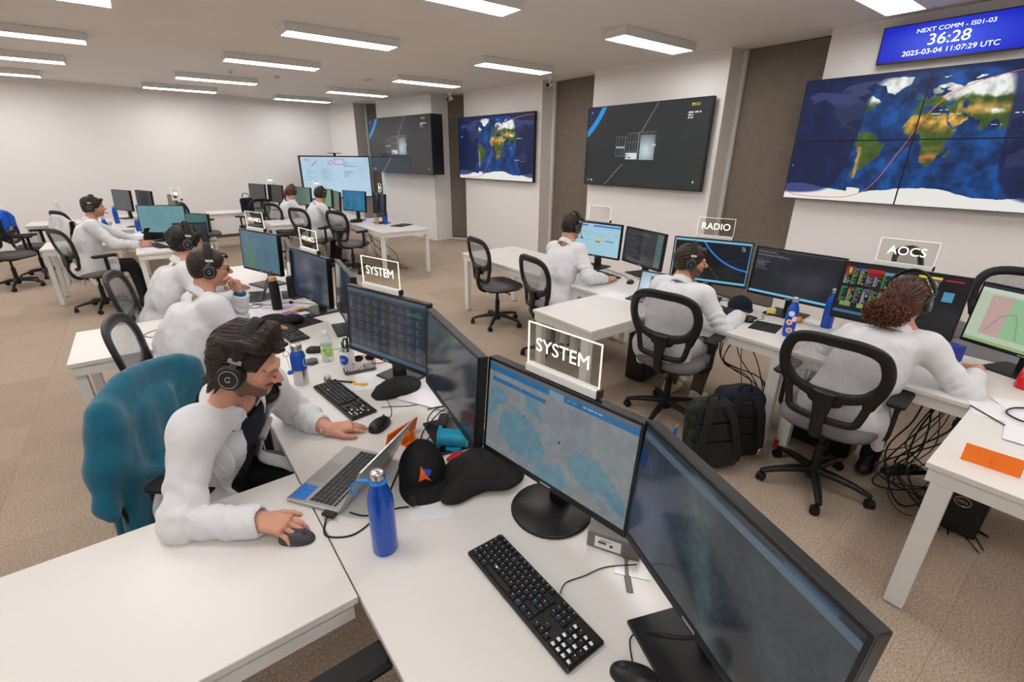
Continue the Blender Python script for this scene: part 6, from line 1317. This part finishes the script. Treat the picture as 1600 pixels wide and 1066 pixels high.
    for A_, E_, W_ in ((SR, ER, RW), (SL, EL, LW)):
        e2 = W_-nrm(W_-E_)*(slv if W_ is RW else .012); K_.cap(A_, E_, .069, .060, k=.055).cap(E_, e2, .060, .047, k=.025); g = nrm(W_-E_)
        K_.folds(A_, E_, .007, 5, .12, seed, (.45, 1.0)).folds(E_, e2, .008, 5, .11, seed+3, (.0, .85))
        K_.cap(e2-g*.01, e2+g*.05, .038, .038, k=.004, op='sub').cap(e2+g*.062, e2+g*.14, .056, .056, k=.004, op='sub')
    for s, K in ((-1, KR), (1, KL)): K_.cap(HP+L*s*.10, HP+L*s*.11+F*.24-U*.01, .104, .092, k=.04).cap(HP+L*s*.17-F*.02, HP+L*s*.20+F*.02-U*.17, .05, .03, k=.05)
    K_.cap(HP-F*.06-L*.1, HP-F*.06+L*.1, .10, k=.05)
    # collar
    K_.cap(nb, w(-.03, 0, -.06), .066, .058, k=.01, op='sub')
    ms_ = 1.18 if open_front else 1.0
    def colf(u, v):
        q = (u-.5)*2*2.55; dn = max(0, math.cos(q)*-1)*.03
        if v < .4: k_ = v/.4; rad = .062+.006*k_; zz = -.01+.05*k_
        else: k_ = (v-.4)/.6; rad = .068+.006*math.sin(k_*PI*.5)*3+.006*k_; zz = .04+.008*math.sin(k_*PI)-.052*k_*(1+.5*abs(u-.5)*2)
        return tuple(N+SU*(zz+.008*math.cos(q)-dn)+SF*(-.006-rad*.96*ms_*math.cos(q))+L*(rad*1.06*ms_*math.sin(q)))
    wparent(MB().grid(colf, 44, 10).build('collar', COAT, None, solid=.004), t)
    K_.noise(.0060, 13, seed+1, (1, 1, .5)).noise(.0034, 34, seed+2)
    keep = None
    if open_front:
        _, Xg, Yg, Zg = K_._sub(K_.lo, K_.lo+K_.h*(K_.n-1)); sl = tuple(slice(0, m) for m in K_.n)
        dx, dy, dz = Xg-P[0], Yg-P[1], Zg-P[2]
        qf = SF[0]*dx+SF[1]*dy+SF[2]*dz; ql = L[0]*dx+L[1]*dy+L[2]*dz; qu = dz
        wd = np.interp(qu, [-.2, .0, .2, .34, .44, .52], [.15, .105, .082, .082, .082, .06])
        G = K_.F[tuple(slice(0, s_) for s_ in np.broadcast(qf, ql, qu).shape)]
        body_ = (qf > -.03) & (np.abs(ql) < .155) & (np.sqrt((Xg-RW[0])**2+(Yg-RW[1])**2+(Zg-RW[2])**2) > .20) & (np.sqrt((Xg-LW[0])**2+(Yg-LW[1])**2+(Zg-LW[2])**2) > .20)
        sh_ = np.maximum(G, -(G+.013)); wedge = np.minimum(np.minimum(qf-.02, wd-np.abs(ql+.012)), qu+.17)
        K_.F[tuple(slice(0, s_) for s_ in G.shape)] = np.where(body_, np.maximum(sh_, wedge), G)
    coat = wparent(K_.mesh('lab_coat', COAT if coatcol is None else coatcol, keep=keep, smooth_it=7 if open_front else 2), t)
    if open_front:
        from mathutils.bvhtree import BVHTree
        me = coat.data; bv = BVHTree.FromPolygons([v.co.copy() for v in me.vertices], [tuple(p.vertices) for p in me.polygons])
        for s in (1, -1):
            def fn(u, v):
                z = .455-.30*v; wid = (.070*min(1, (1-v)*1.25)**.8) if v > .16 else .050; lat = np.interp(z, [.0, .2, .34, .44], [.105, .082, .082, .082])+wid*u+.002
                o = P+SU*z+L*(s*lat-.012)+SF*.4; h_ = bv.ray_cast(Vector(o), Vector(-SF)); p = Vector(h_[0]) if h_[0] is not None else Vector(P+SU*z+L*(s*lat-.012)+SF*.11)
                return tuple(p+Vector(SF)*(.013+.004*(1-u)))
            wparent(MB().grid(fn, 6, 18).build('lapel', COAT, None, solid=.005), t)
        o = P+SU*.14-L*(.085)+SF*.4; h_ = bv.ray_cast(Vector(o), Vector(-SF))
        if h_[0] is not None: wparent(MB().ball(tuple(h_[0]), .006, sz=(1, 1, 1)).build('coat_button', STEEL), t)
        # print on the chest of the shirt
        bs2 = BVHTree.FromPolygons([v.co.copy() for v in sh.data.vertices], [tuple(p.vertices) for p in sh.data.polygons])
        for pts_, mm, nm in (([(.0, .0), (.014, -.03), (.03, -.034), (.02, -.012)], E2, 'print_orange'), ([(.02, .02), (.0, .03), (-.006, .004), (.012, -.004)], E3, 'print_blue')):
            m_ = MB(); v = []
            for a_, b_ in pts_:
                o = P+SU*(.33+b_)+L*(.045+a_)+SF*.4; h_ = bs2.ray_cast(Vector(o), Vector(-SF)); v.append(tuple(Vector(h_[0])+Vector(SF)*.0015) if h_[0] is not None else tuple(P))
            m_.add(v, [(0, 1, 2, 3)]); wparent(m_.build(nm, mm), sh) if False else wparent(m_.build(nm, mm), t)
    # hair
    hp = .003 if h < .0045 else .0045; X = SDF(hc-.21, hc+.21, hp); g = np.random.default_rng(seed)
    hm = hairmat('hair_%d_%d' % (hcol[0][0], hcol[0][1]), *hcol)
    def ridges(amp, fr_, mode='back'):
        def f(Xx, Yy, Zz):
            dx, dy, dz = Xx-hc[0], Yy-hc[1], Zz-hc[2]; ff = hf[0]*dx+hf[1]*dy+hf[2]*dz; ll = hl[0]*dx+hl[1]*dy+hl[2]*dz; uu = hu[0]*dx+hu[1]*dy+hu[2]*dz
            ang = np.arctan2(ll, uu+.02) if mode == 'back' else np.arctan2(ll, ff)
            return amp*(np.sin(ang*fr_+4*np.sin(ff*22+ll*9))+.6*np.sin(ang*fr_*1.9+3*np.sin(ff*31+uu*12)+1))
        return f
    if hair == 'quiff':
        X.ell(w(-.020, 0, .036), (.102, .083, .095), R, k=.01).ell(w(-.050, 0, -.02), (.060, .073, .080), R, k=.02)
        for i in range(15):
            l_ = (i-7)*.0095; hh_ = .020*math.exp(-((l_+.01)/.045)**2)
            X.cap(w(.078-.9*l_*l_*8, l_*1.05, .098+hh_*.4), w(.035, l_*1.2, .122+hh_-3*l_*l_), .011, .016, k=.012).cap(w(.035, l_*1.2, .122+hh_-3*l_*l_), w(-.07, l_*1.2, .105-3*l_*l_), .018, .014, k=.012)
        X.cap(w(.086, -.022, .096), w(.104, -.03, .110), .013, .007, k=.012).cap(w(.084, .008, .098), w(.104, .0, .116), .012, .006, k=.012)
        X.ell(w(.094, 0, -.020), (.060, .078, .100), R, k=.006, op='sub')
        for s in (1, -1): X.cap(w(.032, s*.08, -.03), w(.03, s*.10, -.12), .045, k=.006, op='sub')
        X.fn(ridges(.0009, 52)).noise(.0028, 38, 3)
        for i in range(18): a_ = -1.45+2.9*i/17; X.cap(w(-.085*math.cos(a_*.8)-.006, .068*math.sin(a_), -.06), w(-.096*math.cos(a_*.8)-.008-.008*math.sin(i*1.3), .082*math.sin(a_), -.098-.014*math.sin(i*2.7)), .010, .002, k=.006)
    elif hair in ('short', 'buzz', 'curly'):
        e = {'short': .012, 'buzz': .003, 'curly': .018}[hair]
        X.ell(w(-.014, 0, .034), (.098+e, .076+e, .087+e), R, k=.01).ell(w(-.045, 0, -.01), (.060+e, .064+e, .070), R, k=.02)
        if hair == 'short': X.cap(w(.07, -.03, .085), w(.085, .03, .09), .018, .016, k=.02)
        X.ell(w(.094, 0, -.034), (.066, .066, .094), R, k=.008, op='sub')
        for s in (1, -1): X.cap(w(.012, s*.075, -.035), w(.03, s*.085, -.1), .040, k=.008, op='sub')
        X.cap(w(-.02, -.05, -.115), w(-.02, .05, -.115), .048, k=.01, op='sub')
        if hair == 'curly': X.noise(.011, 75, seed)
        else: X.fn(ridges(.0018 if hair == 'short' else .0006, 30))
        if hair == 'short': X.noise(.004, 40, seed)
    elif hair == 'ponytail':
        X.ell(w(-.014, 0, .034), (.108, .086, .096), R, k=.01).ell(w(-.045, 0, -.01), (.068, .074, .080), R, k=.02).ell(w(.094, 0, -.034), (.066, .07, .094), R, k=.008, op='sub').fn(ridges(.0018, 30))
        X.cap(w(-.115, .0, .03), w(-.15, 0, -.03), .024, .030, k=.01).cap(w(-.15, 0, -.03), w(-.13, 0, -.16), .030, .012, k=.01)
    elif hair == 'bun':
        X.ell(w(-.020, 0, .034), (.112, .098, .106), R, k=.01).ell(w(-.05, 0, -.02), (.075, .085, .085), R, k=.03).ell(w(.100, 0, -.034), (.066, .07, .094), R, k=.008, op='sub').noise(.004, 45, seed).fn(ridges(.0026, 30))
        X.ell(w(-.105, .045, -.080), (.062, .092, .062), R, k=.03).noise(.004, 90, 9)
    ho = wparent(X.mesh('hair', hm), t)
    if hair == 'bun':
        m_ = MB(); r_ = random.Random(4)
        for i in range(380):
            th_, ph_ = r_.uniform(0, 2*PI), math.acos(r_.uniform(-1, 1)); c_ = w(-.108+.066*math.sin(ph_)*math.cos(th_), .045+.098*math.sin(ph_)*math.sin(th_), -.082+.066*math.cos(ph_))
            ax = nrm([r_.gauss(0, 1) for _ in range(3)]); e1 = nrm(np.cross(ax, (0.3, .5, .8))); e2 = np.cross(ax, e1); rr = r_.uniform(.008, .015)
            m_.tube([tuple(c_+e1*rr*math.cos(q*.55)+e2*rr*math.sin(q*.55)+ax*(q-6)*.0022) for q in range(15)], .0021, 5)
        wparent(m_.build('bun_curls', hairmat('hair_curls', (118, 66, 40), (74, 40, 25))), t)
    if hair in ('quiff', 'bun', 'short') and h < .0045:
        # loose locks following the scalp
        from mathutils.bvhtree import BVHTree
        me = ho.data; bv = BVHTree.FromPolygons([v.co.copy() for v in me.vertices], [tuple(p.vertices) for p in me.polygons]); m_ = MB(); r_ = random.Random(9)
        for i in range(1000 if hair != 'short' else 260):
            l0 = r_.uniform(-.085, .085); f0 = r_.uniform(-.08, .10); u0 = r_.uniform(-.03, .16); q = w(f0, l0, u0); pp = []
            dirv = -hf*.9-hu*.25*(1 if f0 < 0 else -.2)
            if hair == 'bun': dirv = nrm(w(-.115, .035, -.07)-q)
            ok = True
            for j in range(7):
                h_ = bv.find_nearest(Vector(q))
                if h_[0] is None: ok = False; break
                p = np.array(h_[0]); pp.append(tuple(p+nrm(np.array(h_[0])-w(-.02, 0, .03))*.0012)); q = p+nrm(dirv+.12*V3(r_.gauss(0, 1), r_.gauss(0, 1), r_.gauss(0, 1)))*.012
            fx = (np.array(pp[0])-hc)@hf; ux = (np.array(pp[0])-hc)@hu
            if fx > .03 and ux < .055: continue
            if ok: m_.tube(pp, [.0004, .0010, .0013, .0013, .0012, .0009, .0003], 5)
        wparent(m_.build('hair_locks', hairmat('hair_lock_%d' % hcol[0][0], tuple(min(255, int(c_*1.35)) for c_ in hcol[0]), hcol[0])), t)
    if headset_label: headset(headset_label, hc+hf*-.004+hu*.004, R, mic=mic, big=hs_big, ring=hring)
    if glasses:
        gt = thing('glasses', glasses, 'glasses'); M = Matrix.Identity(4)
        for i in range(3):
            for j in range(3): M[j][i] = R[i][j]
        for j in range(3): M[j][3] = hc[j]
        gt.matrix_world = M; f_ = MB(); l_ = MB()
        for s in (1, -1):
            Pp = [(.098-.10*abs(.022*math.cos(a_)*0), s*.033+.025*math.copysign(abs(math.cos(a_))**.7, math.cos(a_)), .002+.019*math.copysign(abs(math.sin(a_))**.7, math.sin(a_))) for a_ in [2*PI*k/20 for k in range(20)]]
            f_.tube(Pp, .0022, 6, closed=True); l_.add([(.098, s*.033, .002)]+Pp, [(0, 1+k, 1+(k+1) % 20) for k in range(20)]); f_.tube([(.098, s*.058, .008), (.085, s*.073, .009), (-.01, s*.081, .006)], .002, 6)
        f_.tube([(.099, -.010, .007), (.101, 0, .009), (.099, .010, .007)], .002, 6); f_.build('glasses_frame', mat('glasses_dark', (24, 28, 44), .3), gt); l_.build('lenses', ACRYL, gt)
    return t
JH = ((44, 30, 24), (26, 18, 15))
person('bearded man with swept back hair in an open lab coat over a navy shirt', (-.01, 2.045), -48, 21, (.158, 1.665, 1.215), -30, 24, 4, (.073, 1.392, .797), (.72, -.69, -.10), (.425, 1.835, .770), (.95, -.22, -.05),
       hair='quiff', hcol=JH, beard=.85, h=.0038, open_front=True, Nk=(.118, 1.765, 1.052), hs_big=1.09, rpole=(-.55, -.15, -.8), headset_label='black over-ear headset on the bearded man in the foreground', seed=11, rcurl=((.30, .45, .35), (.28, .42, .35), (.35, .45, .4), (.45, .5, .4)), lcurl=((.2, .3, .3), (.15, .35, .3), (.2, .35, .3), (.3, .3, .3)), trous=(16, 17, 20))
person('short haired man in glasses resting his chin on his hand', (-.08, 3.16), 14, 24, (.235, 3.36, 1.215), -2, 8, 0, (.47, 3.30, .775), (1, .2, 0), (.365, 3.315, 1.035), (-.12, .1, .98), Ln=(-.95, -.3, 0),
       hair='buzz', hcol=((52, 40, 34), (36, 28, 24)), h=.004, headset_label='black over-ear headset on the man in glasses', seed=12, sag=.035, shirt=(20, 90, 130), cuff=True, lcurl=((.5, .7, .5), (.55, .75, .5), (.6, .8, .5), (.7, .8, .5)), glasses='dark rimmed glasses of the man resting his chin', mic='L')
person('curly dark haired man mostly hidden behind the man in glasses', (-.10, 4.46), 8, 22, (.205, 4.50, 1.215), 4, 10, 0, (.42, 4.35, .775), (1, .1, 0), (.45, 4.7, .775), (1, 0, 0), hair='curly', hcol=((38, 28, 24), (22, 16, 14)), h=.0055, headset_label='dark grey headset on the curly haired man behind the man in glasses', seed=13, mic=None, hs_big=1.08, sag=.035)
person('dark haired man at the far left turned to the right, typing', (-.72, 7.74), 6, 16, (-.50, 7.85, 1.24), -12, 4, 0, (-.16, 7.66, .775), (1, .05, 0), (-.12, 7.88, .775), (1, -.05, 0), hair='short', hcol=((44, 32, 26), (28, 20, 17)), beard=.35, h=.0065, headset_label='black headset on the man at the far left', seed=14, trous=(22, 22, 24), feet=((-.25, 7.55, .09), (-.15, 7.85, .09)))
person('woman with a brown ponytail at the far desks', (2.08, 9.92), 4, 20, (2.30, 9.95, 1.20), 22, 12, 0, (2.62, 9.75, .775), (1, 0, 0), (2.62, 10.1, .775), (1, 0, 0), hair='ponytail', hcol=((112, 66, 44), (80, 46, 32)), h=.0065, headset_label='black headset on the woman with the ponytail', seed=15, mic=None)
person('man with short dark hair seen from behind at the far desks', (2.27, 8.80), 6, 20, (2.51, 8.84, 1.215), 18, 14, 0, (2.85, 8.60, .775), (1, 0, 0), (2.85, 9.0, .775), (1, .1, 0), hair='short', hcol=((44, 32, 26), (28, 20, 17)), h=.0065, headset_label='black headset on the far man with short dark hair', seed=16, mic=None)
person('dark haired man in a white coat leaning towards the light blue screen', (2.97, 3.22), 4, 25, (3.275, 3.335, 1.235), -6, 14, 0, (3.40, 2.925, .775), (.9, .35, 0), (3.46, 3.42, .775), (1, -.1, 0), hair='short', hcol=((46, 32, 26), (28, 20, 17)), h=.0045, headset_label='black headset on the man with the light blue screen', seed=17, sag=.025, mic='R', trous=(150, 130, 108), shoe=(190, 180, 165))
person('bearded man under the RADIO sign looking to the right', (2.86, 1.88), 0, 30, (3.15, 1.94, 1.15), -50, 4, 0, (3.34, 1.60, .775), (1, .2, 0), (3.36, 2.12, .775), (1, -.1, 0), hair='short', hcol=((58, 38, 28), (36, 24, 18)), beard=.8, h=.0045, headset_label='black headset on the man under the RADIO sign', seed=18, mic='R', trous=(92, 78, 64), shoe=(206, 196, 176))
person('woman with auburn curls tied in a low bun, seen from behind', (2.95, .72), 0, 29, (3.21, .650, 1.145), -4, 16, -6, (3.40, .300, .815), (.80, .35, -.2), (3.46, .95, .775), (1, 0, 0), hair='bun', hcol=((84, 52, 38), (50, 30, 22)), h=.0042, headset_label='thin banded headset on the woman with curls', seed=19, hs_big=1.18, sag=.05, slv=.075, mic='R', rcurl=((.5, .7, .5), (.5, .7, .5), (.5, .7, .5), (.5, .7, .5)))
